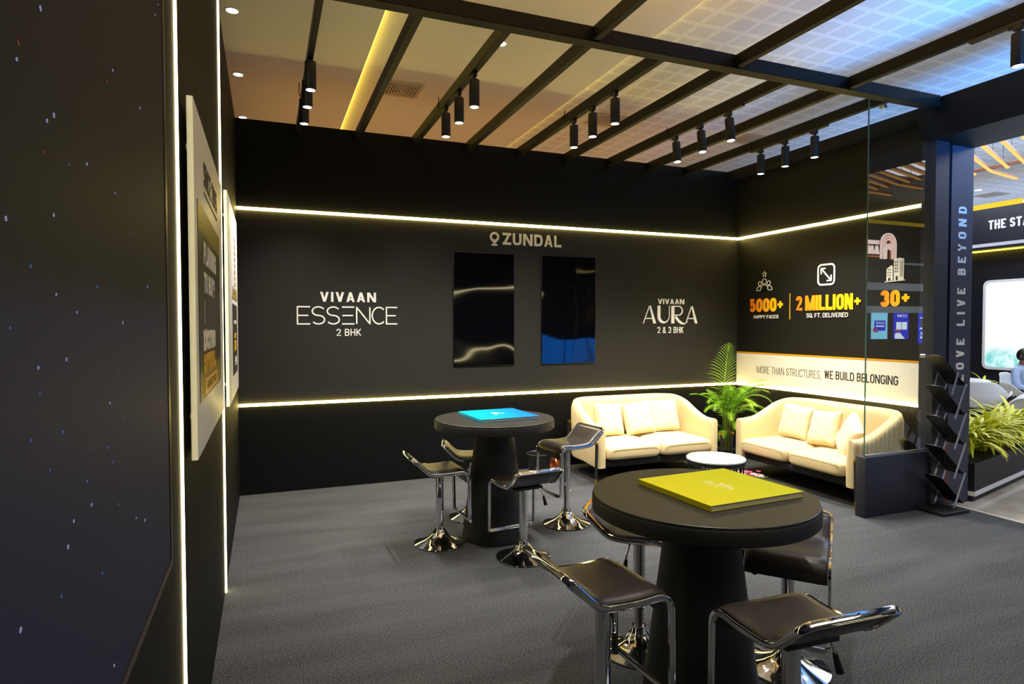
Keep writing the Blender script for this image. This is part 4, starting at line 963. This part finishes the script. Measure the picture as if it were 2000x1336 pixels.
# ------------------------------------------------------------------ brochure stand (zigzag, seen from the side)
t = thing('brochure_stand', 'black folding zigzag brochure stand with five empty shelves', 'brochure stand', (5.20, 3.44, 0))
G().box((-.0, 0, .0125), (.32, .23, .025), bev=.003).build('base_plate', M['black'], t)
n = 5; pz = .245; z0 = .055; dx = .155
hy = .072
for k in range(n):
    zl = z0 + pz*k + .012; zh = zl + .250
    A_, B_ = V((dx-.01, 0, zl)), V((-dx+.015, 0, zh))            # low outer edge, high inner edge
    d = (B_-A_); ln = d.length; d.normalize(); nn = V((d.z, 0, -d.x))
    MX = Matrix(((0, d.x, nn.x, A_.x), (1, 0, 0, 0), (0, d.z, nn.z, A_.z), (0,0,0,1)))
    g = G(); out = [(-hy, 0), (hy, 0), (hy, ln*.93)] + [(hy*math.cos(a), ln*.93 + ln*.07*math.sin(a)) for a in [PI*i/12 for i in range(1, 12)]] + [(-hy, ln*.93)]
    g.prism(out, 0, .004, MX); g.prism([(-hy, 0), (hy, 0), (hy, .004), (-hy, .004)], .004, .03, MX)
    sh = g.build('shelf', M['black'], t)
    g = G()
    for a in range(4):
        for b in range(3): g.prism(arc(-.05+.033*a, .05+.075*b, .006, 0, 2*PI, 10)[:-1], -.0008, .0048, MX)
    g.build('rivet', M['steel'], sh)
    if k == 0: continue
    for s in (-1, 1):
        y = s*(hy+.007); hi = V((dx-.005, y, zl+.004)); lo = V((.02, y, max(zl-.262, .02)))
        g = G(); dd = (hi-lo); L_ = dd.length; ang = math.atan2(dd.x, dd.z)
        g.box((0,0,0), (.023, .003, L_+.016), bev=.001, seg=1, Mx=Matrix.Translation((hi+lo)/2) @ Matrix.Rotation(ang, 4, 'Y'))
        for p in (hi, lo, (hi+lo)/2): g.cyl(p+V((0,-.004,0)), p+V((0,.004,0)), .005, seg=8)
        g.build('side_bar', M['steel'], t)
# top shelf's own bars
for s in (-1, 1):
    y = s*(hy+.007); hi = V((.045, y, z0+pz*(n-1)+.012+.105)); lo = V((-.02, y, z0+pz*(n-1)+.012-.06))
    g = G(); dd = hi-lo; g.box((0,0,0), (.023, .003, dd.length+.016), bev=.001, seg=1, Mx=Matrix.Translation((hi+lo)/2) @ Matrix.Rotation(math.atan2(dd.x, dd.z), 4, 'Y')); g.build('side_bar', M['steel'], t)

# ------------------------------------------------------------------ planter with spider plants in front of the neighbouring booth
pa = math.atan2(3.868-3.488, 7.057-5.616)
t = thing('planter_box', 'long dark planter box with pale stripe on tiled floor', 'planter', (5.61, 3.48, 0), pa)
G().b2((.14, .02, .0), (2.4, .45, .045)).build('plinth', M['navy'], t)
st_ = G().b2((.14, .004, .045), (2.4, .45, .085)).build('stripe', M['frame_white'], t); st_['label'] = 'pale stripe'
G().b2((.14, .012, .085), (2.4, .45, .33)).build('box', M['navy'], t)
G().b2((.17, .05, .331), (2.37, .42, .338)).build('soil', M['soil'], t)
def spider(n, L, spread=1.):
    g = G(); lay = g.bm.verts.layers.float.new('mid')
    for k in range(n):
        az = random.uniform(0, 2*PI); ln = L*random.uniform(.65, 1.1); el = random.uniform(.75, 1.45); dr = random.uniform(1.3, 2.6)
        p = V((random.uniform(-.05, .05), random.uniform(-.05, .05), 0)); hd = V((math.cos(az)*spread, math.sin(az), 0)); sd = V((-math.sin(az), math.cos(az), 0)); m = 9; row = []
        w0 = random.uniform(.017, .027)
        for i in range(m+1):
            f = i/m; w = w0*(math.sin(PI*(.18+.80*f))**.7)
            vs = [g.bm.verts.new(p + sd*w*u + V((0,0,-.25*abs(u)*w))) for u in (-1, -.4, .4, 1)]
            for v_, q in zip(vs, (0., 1., 1., 0.)): v_[lay] = q
            row.append(vs); p = p + (hd*math.cos(el)+V((0,0,1))*math.sin(el))*ln/m; el -= dr/m*(.5+f)
        for a, b in zip(row, row[1:]):
            for i in range(3): g.face((a[i], a[i+1], b[i+1], b[i]))
    return g
PX = [(.44, .20), (.62, .24), (.82, .19), (1.04, .25), (1.32, .2), (1.60, .24), (1.88, .2), (2.16, .23)]
LB = ['first', 'second', 'third', 'fourth', 'fifth', 'sixth', 'seventh', 'eighth']
for i, (a, b) in enumerate(PX):
    o = spider(58, .56).build('spider_plant', M['leaf'], None, ang=80)
    c_, s_ = math.cos(pa), math.sin(pa)
    o.location = (5.61 + a*c_ - b*s_, 3.48 + a*s_ + b*c_, .335); o.rotation_euler = (0, 0, i*1.1)
    tag(o, 'yellow green spider plant, %s in planter counted from the brochure stand' % LB[i], 'plant', 'spider plants in the planter box')

# ------------------------------------------------------------------ white shell armchairs, table, person
def make_chair():
    t = thing('shell_armchair', 'chair', 'chair', (0,0,0), 0, 'white shell armchairs')
    prof = [(.0, -.235, .415), (.1, -.20, .435), (.25, -.06, .425), (.42, .10, .43), (.55, .185, .475), (.68, .225, .56), (.84, .255, .69), (1., .275, .80)]
    def cz(v):
        for (a, y0, z0), (b, y1, z1) in zip(prof, prof[1:]):
            if v <= b+1e-9: f = (v-a)/(b-a); return y0+(y1-y0)*f, z0+(z1-z0)*f
        return prof[-1][1:]
    def f(u, v, off=0):
        a = 2*u-1; y, z = cz(v); wid = .235 + .075*math.sin(PI*min(max((v-.05)/.9, 0), 1))
        arm = .225*math.exp(-((v-.42)/.20)**2); back = .05*max(0, v-.6)
        x = a*wid*(1+.10*abs(a)**3*(arm/.225)); k = abs(a)**3.2
        crop = .10*max(0, v-.8)/.2*abs(a)**4
        return V((x, y - k*back*1.6 - .03*k*(v > .55), z + arm*k - crop + .02*k))
    g = G(); g.quadgrid(lambda u, v: f(u, v), 28, 28)
    o = g.build('shell', M['plastic'], t, ang=80); md = o.modifiers.new('thickness', 'SOLIDIFY'); md.thickness = .009; md.offset = -1
    for sx in (-1, 1):
        for sy in (-1, 1):
            g = G(); g.cyl((sx*.22, sy*.215-.01, 0), (sx*.115, sy*.11, .40), .0095, .0155, seg=14); g.build('leg', M['wood'], t)
    g = G()
    for sx in (-1, 1):
        g.cyl((sx*.205, -.21, .06), (sx*.12, .105, .38), .004, seg=8); g.cyl((sx*.205, .19, .06), (sx*.12, -.105, .38), .004, seg=8)
    g.cyl((-.17, -.16, .18), (.17, -.16, .18), .004, seg=8); g.cyl((-.17, .145, .18), (.17, .145, .18), .004, seg=8)
    g.box((0, 0, .395), (.27, .25, .012)); g.build('strut_frame', M['black'], t)
    return t
ch = make_chair(); ch.location = (8.88, 5.42, 0); ch.rotation_euler = (0, 0, rx(126)); ch['label'] = 'white shell armchair with its back turned, by the white table'
dup(ch, (8.52, 4.80, 0), rx(205), 'white shell armchair in front of the seated person, behind spider plants')
dup(ch, (10.745, 5.92, 0), rx(8), 'white shell armchair carrying the person in pale blue shirt')
t = thing('meeting_table', 'round white meeting table behind the spider plants', 'table', (9.35, 6.15, 0))
g = G(); g.lathe([(.001, .715), (.50, .715), (.51, .722), (.51, .738), (.50, .745), (.001, .745)], seg=64); g.build('tabletop', M['plastic'], t)
g = G(); g.lathe([(.001, .0), (.25, .0), (.255, .01), (.12, .03), (.04, .06), (.036, .66), (.10, .715), (.001, .715)], seg=36); g.build('pedestal', M['plastic'], t)
t = thing('notebook', 'pink edged notebook lying on the round white table', 'notebook', (9.45, 6.28, .7455), .5)
G().box((0, 0, .006), (.30, .21, .012), bev=.001, seg=1).build('cover', mat('pink_cover', (214,150,186), .5), t); G().box((.004, 0, .006), (.298, .204, .0095)).build('pages', M['pages'], t)
for k in range(2):
    o = spider(26, .42).build('spider_plant', M['leaf'], None, ang=80); o.location = (10.35+.75*k-.9*(k == 0), 6.95-.25*k, .42)
    tag(o, 'spider plant rising behind the white table, %s' % ('beside the pillar' if k == 0 else 'next to the person'), 'plant')
    tp = thing('plant_trough', 'dark plant trough behind the white table, %s' % ('beside the pillar' if k == 0 else 'next to the person'), 'planter', (10.35+.75*k-.9*(k == 0), 6.95-.25*k, 0))
    G().b2((-.2, -.15, 0), (.2, .15, .40), bev=.004).build('box', M['navy'], tp); G().b2((-.18, -.13, .401), (.18, .13, .41)).build('soil', M['soil'], tp)

def skin_body(name, verts, edges, m, parent=None, sub=2):
    me = bpy.data.meshes.new(name+'_skeleton'); me.from_pydata([v[:3] for v in verts], edges, [])
    o = bpy.data.objects.new(name+'_skeleton', me); COL.objects.link(o)
    o.modifiers.new('s', 'SKIN'); sv = me.skin_vertices[0].data
    for i, v in enumerate(verts):
        r = v[3]; sv[i].radius = r if isinstance(r, tuple) else (r, r); sv[i].use_root = (i == 0)
    md = o.modifiers.new('d', 'SUBSURF'); md.levels = md.render_levels = sub
    m2 = bpy.data.meshes.new_from_object(o.evaluated_get(bpy.context.evaluated_depsgraph_get())); bpy.data.objects.remove(o)
    g = G(); g.bm.from_mesh(m2); bpy.data.meshes.remove(m2)
    return g
# seated figure, local frame: facing -Y, origin on the floor
px_, py_ = 10.745, 5.92
t = thing('person', 'person with dark hair and beard in pale blue shirt sitting on white armchair', 'person', (px_, py_, 0), rx(8)); t.scale = (.87, .87, .87)
sk = [(0, .06, .515, (.135,.115)), (0, .075, .66, (.135,.10)), (0, .065, .80, (.148,.105)), (0, .045, .955, (.145,.10)), (0, .03, 1.035, (.065,.06)), (0, .015, 1.11, .058), (0, .01, 1.18, .052)]
ed = [(0,1),(1,2),(2,3),(3,4),(4,5),(5,6)]
for s in (-1, 1):
    b = len(sk); sk += [(s*.165, .04, .975, .062), (s*.215, .03, .83, .048), (s*.235, -.02, .70, .041), (s*.17, -.16, .665, .034), (s*.10, -.26, .665, .027)]
    ed += [(3, b), (b, b+1), (b+1, b+2), (b+2, b+3), (b+3, b+4)]
    b = len(sk); sk += [(s*.09, -.05, .51, .082), (s*.105, -.24, .515, .07), (s*.11, -.40, .51, .06), (s*.11, -.40, .30, .052), (s*.11, -.37, .10, .038), (s*.115, -.45, .045, .036)]
    ed += [(0, b), (b, b+1), (b+1, b+2), (b+2, b+3), (b+3, b+4), (b+4, b+5)]
g = skin_body('body', sk, ed, M['skin'])
# head as a shaped surface joined to the neck
def head(u, v):
    a = 2*PI*u; b = PI*v; z = math.cos(b); r = math.sin(b)
    x = r*math.cos(a)*.077; y = r*math.sin(a)*.098; zz = z*.118
    if zz < 0: x *= 1-.30*(-zz/.118); y *= 1-.12*(-zz/.118)
    fy = -math.sin(a)*r
    if fy > .5: y += -.012*math.exp(-((x/.016)**2+((zz+.012)/.022)**2))*1.8; y += .006*math.exp(-(((abs(x)-.032)/.014)**2+((zz-.012)/.012)**2)); y -= .006*math.exp(-((x/.028)**2+((zz+.055)/.010)**2)); y -= .006*math.exp(-((x/.03)**2+((zz+.10)/.02)**2))
    return V((x, y-.0, zz+1.225))
g.quadgrid(head, 36, 28, close_u=True)
for s in (-1, 1):
    g.loft([[V((s*.076+s*.010*k, .012+.030*math.cos(q*PI/6)*(1-.2*k)*.6, 1.222+.034*math.sin(q*PI/6)*(1-.2*k))) for q in range(12)] for k in (0, 1)])
    # hand: palm, four fingers and thumb resting on the table side
    hx_, hy_, hz_ = s*.085, -.285, .662
    g.box((hx_, hy_-.03, hz_), (.075, .085, .026), bev=.010)
    for q, L_ in enumerate((.066, .076, .070, .054)):
        fx = hx_ - .028 + .0187*q; g.tube([(fx, hy_-.068, hz_), (fx, hy_-.068-L_*.5, hz_-.003), (fx, hy_-.068-L_*.85, hz_-.018), (fx, hy_-.068-L_*.95, hz_-.030)], .0082, 8)
    g.tube([(hx_-s*.036, hy_-.015, hz_), (hx_-s*.058, hy_-.045, hz_-.004), (hx_-s*.060, hy_-.075, hz_-.012)], .0092, 8)
body = g.build('body', M['skin'], t, ang=180)
tr = [(0, .06, .515, (.150,.125))]; te = []
for s in (-1, 1):
    b = len(tr); tr += [(s*.09, -.05, .512, .094), (s*.105, -.24, .515, .081), (s*.11, -.40, .508, .070), (s*.11, -.40, .30, .062), (s*.11, -.375, .11, .056)]
    te += [(0, b), (b, b+1), (b+1, b+2), (b+2, b+3), (b+3, b+4)]
skin_body('trousers', tr, te, None).build('trousers', M['trouser'], t, ang=180)
sh_ = [(0, .065, .55, (.150,.125)), (0, .075, .66, (.150,.115)), (0, .065, .80, (.162,.118)), (0, .045, .955, (.155,.112)), (0, .03, 1.03, (.074,.070))]
se = [(0,1),(1,2),(2,3),(3,4)]
for s in (-1, 1):
    b = len(sh_); sh_ += [(s*.168, .04, .975, .074), (s*.218, .03, .83, .060), (s*.238, -.02, .70, .052), (s*.175, -.15, .668, .043), (s*.13, -.215, .667, .037)]
    se += [(3, b), (b, b+1), (b+1, b+2), (b+2, b+3), (b+3, b+4)]
shirt = skin_body('shirt', sh_, se, None).build('shirt', M['shirt'], t, ang=180)
g = G()
for s in (-1, 1): g.loft([[V((s*.012, -.055, 1.035)), V((s*.075, -.03, 1.055)), V((s*.07, .05, 1.075)), V((s*.0, .085, 1.08))], [V((s*.03, -.085, .985)), V((s*.09, -.03, 1.03)), V((s*.085, .06, 1.045)), V((s*.0, .10, 1.05))]], close=False, cap=False)
g.build('collar', M['shirt'], shirt)
g = G()
def hair(u, v):
    p = head(u, v*.68); c = V((0, .012, 1.235)); q = p-c; k = 1.12
    front = p.y < -.035 and p.z < 1.285
    return c + q*(k if not front else .93) + V((0, .006, .004))
g.quadgrid(hair, 36, 18, close_u=True); g.build('hair', M['hair'], t, ang=180)
g = G()
def beard(u, v):
    a = PI*(1.08+.84*u); zz = -.035-.078*v; rr = math.sqrt(max(1-(zz/.121)**2, 0))
    x = rr*math.cos(a)*.080*(1-.28*(-zz/.118)); y = rr*math.sin(a)*.103*(1-.10*(-zz/.118))
    return V((x, y-.003, zz+1.225))
g.quadgrid(beard, 16, 8); g.build('beard', M['hair'], t, ang=180)
g = G()
for s in (-1, 1): g.lathe([(.0005, -.009), (.006, -.007), (.009, 0), (.006, .007), (.0005, .009)], (s*.031, -.083, 1.240), seg=12)
g.build('eyes', M['plastic'], t)
for s in (-1, 1):
    g = G(); g.loft([[V((s*.115 + w*math.cos(q*PI/8), y, max(0, zc+h*math.sin(q*PI/8)))) for q in range(16)] for y, w, h, zc in ((-.315, .028, .03, .035), (-.35, .040, .045, .05), (-.42, .045, .042, .042), (-.50, .046, .030, .028), (-.545, .030, .018, .018))]); g.build('shoe', M['shoe'], t)

# ------------------------------------------------------------------ neighbouring booth on the far right
XB = 12.0
struct(G().b2((XB, 2.5, 0), (XB+.1, 12, 3.0)).build('wall_neighbour', M['navy']))
t = thing('booth_fascia', 'black booth fascia with pale letters and white light line', 'fascia', (11.7, 0, 0))
G().b2((0, 2.5, 2.86), (.29, 11, 3.56)).build('panel', M['navy'], t)
g = G(); P = plane((-.002, 0, 0), (0,-1,0), (0,0,1)); put_bold(g, 'THE STA', (-7.03, 3.19, -6.42, 3.345), P, .027, .01, .7); g.build('lettering', M['sky_letter'], t)
G().b2((-.012, 2.5, 2.90), (-.0005, 11, 2.955)).build('light_line', M['led_white'], t)
tag(G().b2((11.72, 2.5, 3.565), (11.80, 11, 3.65)).build('cove_light', M['cove_dim']), 'yellow light glowing on top of the neighbouring booth fascia', 'cove light')  # made taller so the emission stands for the lit band behind the fascia
tag(G().b2((11.90, 2.5, 2.84), (11.96, 11, 2.857)).build('cove_light', M['cove']), 'yellow light glowing beneath the neighbouring booth fascia', 'cove light')
t = thing('booth_display', 'bright display with rounded white frame behind the seated person', 'screen', (XB, 0, 0))
Pd = plane((-.03, 0, 0), (0,-1,0), (0,0,1))
g = G(); g.ringplate(rrect(-7.26, .75, -4.6, 2.33, .10), rrect(-7.215, .795, -4.645, 2.285, .075), -.03, .012, Pd); g.build('frame', M['frame_white'], t)
g = G(); g.prism(rrect(-7.22, .79, -4.64, 2.29, .078), -.028, .004, Pd); g.build('panel', M['view'], t)
t = thing('track_spotlight', 'dark spotlight shining over the pale fascia letters', 'spotlight', (11.45, 6.22, 3.62))
g = G(); g.cyl((.06, 0, .09), (-.10, .02, -.10), .07, .08, seg=24); g.build('housing', M['black'], t)
g = G(); g.cyl((-.098, .02, -.098), (-.106, .021, -.106), .07, .07, seg=24); g.build('lens', M['lens'], t)
g = G(); g.cyl((.03, 0, .05), (.05, 0, .48), .012, seg=10); g.build('stem', M['black'], t)
downlight(12.6, 7.77, 'round downlight in hall ceiling above the neighbouring booth', CEIL+.1, .06)
vent(13.1, 7.75, 13.55, 8.2, CEIL+.1, 'dark air vent in hall ceiling above the neighbouring booth')

# warm tube lights hung in herringbone rows
def herringbone(y0, n, sgn, xs, xe, step, rise, label, zt=3.55):
    t = thing('tube_chandelier', label, 'pendant light', (0, 0, 0), 0, 'herringbone tube chandeliers')
    for k in range(n):
        y = y0 + step*k
        for side in (-1, 1):
            if side > 0 and k % 3: continue
            a = V((xs, y, zt)); b = V((xs + side*(xs-xe)*(1 if side < 0 else .45), y - sgn*rise*(1 if side < 0 else -.25), zt + (.015 if side > 0 else 0)))
            d = (b-a).normalized(); q = V((-d.y, d.x, 0))*.016
            g = G()
            for z0_, z1_, w in ((.006, .030, 1.05),): g.loft([[p + q*w + V((0,0,z0_)), p - q*w + V((0,0,z0_)), p - q*w + V((0,0,z1_)), p + q*w + V((0,0,z1_))] for p in (a, b)])
            tb = g.build('tube_housing', M['copperframe'], t, smooth=False)
            g = G(); aa, bb = a + d*.02, b - d*.02
            g.loft([[p + q*.92 + V((0,0,-.012)), p - q*.92 + V((0,0,-.012)), p - q*.92 + V((0,0,.0055)), p + q*.92 + V((0,0,.0055))] for p in (aa, bb)]); g.build('tube', M['tube'], tb, smooth=False)
            g = G(); m_ = a.lerp(b, .45); g.tube([m_ + V((0,0,.03)), m_ + V((.01,.012,.2)), m_ + V((-.004,0,CEIL+.10-zt))], .004, 6); g.build('cable', M['black'], t)
    g = G(); g.box((xs, y0+step*(n-1)/2, zt+.045), (.05, step*(n-1)+.2, .03)); g.build('spine', M['copperframe'], t)
herringbone(4.70, 7, 1, 8.85, 6.95, .20, .72, 'orange glowing tube chandelier hanging in hall beyond the pillar')
herringbone(.35, 8, -1, 8.45, 7.0, .165, .42, 'orange glowing tube chandelier reflected in the glass pane', 3.55)

# ------------------------------------------------------------------ booths across the aisle (seen in the glass pane and the black displays)
YO = -2.0
struct(G().b2((10.9, YO-.1, 0), (16, YO, 3.6)).build('wall_opposite', M['navy']))
struct(G().b2((2.2, YO-.1, 0), (10.88, YO, 2.6)).build('wall_aisle', M['navy']))
OP = plane((0, YO+.002, 0), (-1,0,0), (0,0,1))
for z0, z1, lb in ((2.25, 2.40, 'upper'), (1.79, 1.925, 'lower')):
    tag(G().b2((10.9, YO+.001, z0), (14, YO+.12, z1)).build('ledge', M['ledge']), '%s pale ledge across the booth mirrored in the glass pane' % lb, 'ledge')
tag(G().b2((12.35, YO+.001, 2.80), (14.5, YO+.02, 2.84)).build('light_line', M['led_white']), 'white light line mirrored in the glass pane above the ledges', 'light strip')
tag(G().b2((10.95, YO+.001, 3.615), (14.5, YO+.05, 3.68)).build('cove_light', M['cove_dim']), 'yellow cove light mirrored in the glass pane above the neon sign', 'cove light')
t = thing('neon_sign', 'pink neon sign with a tall arch letter mirrored in the glass pane', 'neon sign', (0,0,0))
c = -11.98
def archp(x0, x1, z0, z1): r_ = (x1-x0)/2; return [(x0, z0)] + arc((x0+x1)/2, z1-r_, r_, PI, 0, 14) + [(x1, z0)]
g = G()
for k in range(3):
    d = .055*k; g.stroke(archp(c-.21+d, c+.21-d, 2.90, 3.42-d), .032, .03, OP)
    g.stroke([(c-.14+d*.6, 3.19-d*.9)] + arc(c-.02, 3.05, .16-d*.7, PI/2, 0, 8) + [(c+.14-d*.7, 2.90)], .026, .031, OP)
put_bold(g, 'AALA', (c+.27, 2.99, c+.80, 3.16), OP, .04, .03); put_bold(g, 'SHUKAN', (c+.27, 3.19, c+.72, 3.27), OP, .018, .03); g.build('tube_lettering', M['pink_neon'], t)
g = G(); g.prism([(c+.26, 2.93), (c+.82, 2.93), (c+.82, 2.955), (c+.26, 2.955)], 0, .03, OP)
for k in range(4):
    d = .055*k - .027
    if 0 < k: g.stroke(archp(c-.21+d, c+.21-d, 2.90, 3.42-d), .016, .025, OP)
g.build('orange_outline', M['orange_neon'], t)
def pscreen(x0, x1, z0, z1, base, label):
    t = thing('poster_screen', label, 'screen', (0,0,0), 0, 'glowing poster screens across the aisle')
    g = G(); g.prism([(-x1, z0), (-x0, z0), (-x0, z1), (-x1, z1)], 0, .02, OP); g.build('panel', M[base], t); return t
t = pscreen(11.53, 11.98, 1.25, 1.79, 'cyan_screen', 'cyan poster screen with BHK panel mirrored in the glass pane')
g = G(); g.prism([(-11.92, 1.42), (-11.60, 1.42), (-11.60, 1.63), (-11.92, 1.63)], .02, .022, OP); g.build('blue_panel', M['blue_screen'], t)
g = G(); put_bold(g, '2.3 BHK', (-11.89, 1.55, -11.64, 1.60), OP, .008, .024, .9); g.prism([(-11.88, 1.50), (-11.64, 1.50), (-11.64, 1.525), (-11.88, 1.525)], .022, .024, OP); g.build('white_text', M['white_screen'], t)
g = G(); g.prism([(-11.70, 1.38), (-11.56, 1.40), (-11.56, 1.48), (-11.70, 1.46)], .022, .026, OP); g.build('pink_tag', M['pink_screen'], t)
t = pscreen(12.18, 12.61, 1.245, 1.79, 'blue_screen', 'blue poster screen with two panels mirrored in the glass pane')
g = G(); g.prism([(-12.56, 1.44), (-12.41, 1.44), (-12.41, 1.60), (-12.56, 1.60)], .02, .022, OP); g.prism([(-12.39, 1.44), (-12.24, 1.44), (-12.24, 1.60), (-12.39, 1.60)], .02, .022, OP)
put_bold(g, '2.3 BHK', (-12.55, 1.70, -12.26, 1.76), OP, .008, .024, .9); g.prism([(-12.5, 1.25), (-12.2, 1.25), (-12.2, 1.36), (-12.35, 1.38)], .02, .022, OP); g.build('white_text', M['white_screen'], t)
g = G(); g.prism([(-12.34, 1.37), (-12.20, 1.39), (-12.20, 1.45), (-12.34, 1.43)], .022, .026, OP); g.build('pink_tag', M['pink_screen'], t)
t = pscreen(12.93, 13.38, 1.15, 1.79, 'blue_screen', 'blue and white poster screen mirrored at the right edge of glass pane')
g = G(); g.prism([(-13.36, 1.45), (-12.95, 1.45), (-12.95, 1.48), (-13.36, 1.48)], .02, .022, OP); g.prism([(-13.36, 1.68), (-12.95, 1.68), (-12.95, 1.70), (-13.36, 1.70)], .02, .022, OP); put_bold(g, '3 BHK', (-13.30, 1.31, -12.97, 1.39), OP, .014, .024); g.prism([(-13.34, 1.25), (-12.97, 1.25), (-12.97, 1.29), (-13.34, 1.29)], .02, .022, OP); g.build('white_text', M['white_screen'], t)
g = G(); g.prism([(-13.34, 1.49), (-12.97, 1.49), (-12.97, 1.67), (-13.34, 1.67)], .02, .022, OP); g.build('photo', M['pale_board'], t)
dup(ch, (12.9, -1.35, 0), rx(10), 'white shell armchair mirrored in the glass pane below the blue poster')
# light lines and a blue counter that the two black displays mirror
tag(G().b2((3.2, YO+.001, 2.30), (6.3, YO+.025, 2.335)).build('light_line', M['strip_side']), 'upper yellow light line on the booth across the aisle', 'light strip')
tag(G().b2((3.2, YO+.001, .86), (6.3, YO+.025, .895)).build('light_line', M['strip_side']), 'lower yellow light line on the booth across the aisle', 'light strip')
t = thing('reception_counter', 'blue glowing reception counter across the aisle', 'counter', (7.1, YO+.35, 0))
G().b2((-1.0, -.3, 0), (1.0, .20, 1.18)).build('body', M['navy'], t)
for k in range(3): G().b2((-.97+.66*k, .201, .52), (-.36+.66*k, .215, 1.14)).build('glow_panel', M['blue_counter'], t)

# ------------------------------------------------------------------ lights of the place, with added unseen fill lamps
def area(name, loc, size, energy, color, rot, sy=None, spread=180):
    l = bpy.data.lights.new(name, 'AREA'); l.energy = energy; l.color = color; l.size = size; l.spread = math.radians(spread)
    if sy: l.shape = 'RECTANGLE'; l.size_y = sy
    o = bpy.data.objects.new(name, l); COL.objects.link(o); o.location = loc; o.rotation_euler = rot; return o
area('bounce_fill', (1.7, 2.7, 3.46), 3.6, 34, (1, .56, .19), (PI, 0, 0), 2.2)  # added amber fill, stands for light bounced up from the room
area('back_ceiling_fill', (2.9, 7.9, 3.2), 6.4, 28, (1, .50, .13), (PI, 0, 0), 3.0)  # added unseen amber fill for the ceiling beyond the back wall
bw = area('hall_blue_wash', (4.3, -.9, 1.3), 1.0, 150, (.04, .34, 1), (0, 0, 0), 1.0, 54); bw.rotation_euler = (V((5.9, 2.4, CEIL)) - bw.location).to_track_quat('-Z', 'Y').to_euler()
area('hall_ceiling_fill', (9.0, 4.6, 2.7), 3, 48, (.50, .68, 1), (PI, 0, 0), 4)  # added cool fill brightening the hall ceiling, no fixture there
area('hall_ceiling_fill', (13.4, 7.6, 3.0), 3.0, 60, (.60, .72, 1), (PI, 0, 0), 5)  # added fill for the ceiling above the neighbouring booth
area('hall_ceiling_fill', (4.4, 3.4, 3.46), 2.4, 7, (.72, .74, 1), (PI, 0, 0), 3)  # added weak grey fill for the perforated ceiling
area('hall_downlight', (8.5, 3.2, 3.9), 2.5, 190, (.92, .94, 1), (0, 0, 0), 6)
area('hall_downlight', (11, 6.2, 3.9), 1.5, 60, (.85, .92, 1), (0, 0, 0), 3)
bd = area('ledge_fill', (12.4, -.2, 3.8), 3.0, 90, (.80, .90, 1), (0, 0, 0), .4, 120); bd.rotation_euler = (V((12.4, -2, 2.1)) - bd.location).to_track_quat('-Z', 'X').to_euler()  # added lamp that keeps the mirrored ledges from going dark
area('fascia_wash', (10.6, 6.4, 3.95), .4, 9, (.80, .88, 1), (0, math.radians(-55), 0), 4, 120)
area('aisle_downlight', (2.5, -1.2, 3.9), 5, 60, (1, .93, .82), (0, 0, 0), 1.5)
for x, y, e in ((1.6, 1.9, 150), (2.9, 2.3, 26), (.9, 2.7, 18)):
    ld = bpy.data.lights.new('front_spot_beam', 'SPOT'); ld.energy = e; ld.color = (1, .96, .88); ld.spot_size = 1.7; ld.spot_blend = .7; ld.shadow_soft_size = .03
    lo = bpy.data.objects.new('front_spot_beam', ld); COL.objects.link(lo); lo.location = (x, y, 3.1)
w = bpy.data.worlds.new('hall_air'); S.world = w; w.use_nodes = True
w.node_tree.nodes['Background'].inputs[0].default_value = (.55, .6, .75, 1); w.node_tree.nodes['Background'].inputs[1].default_value = .03
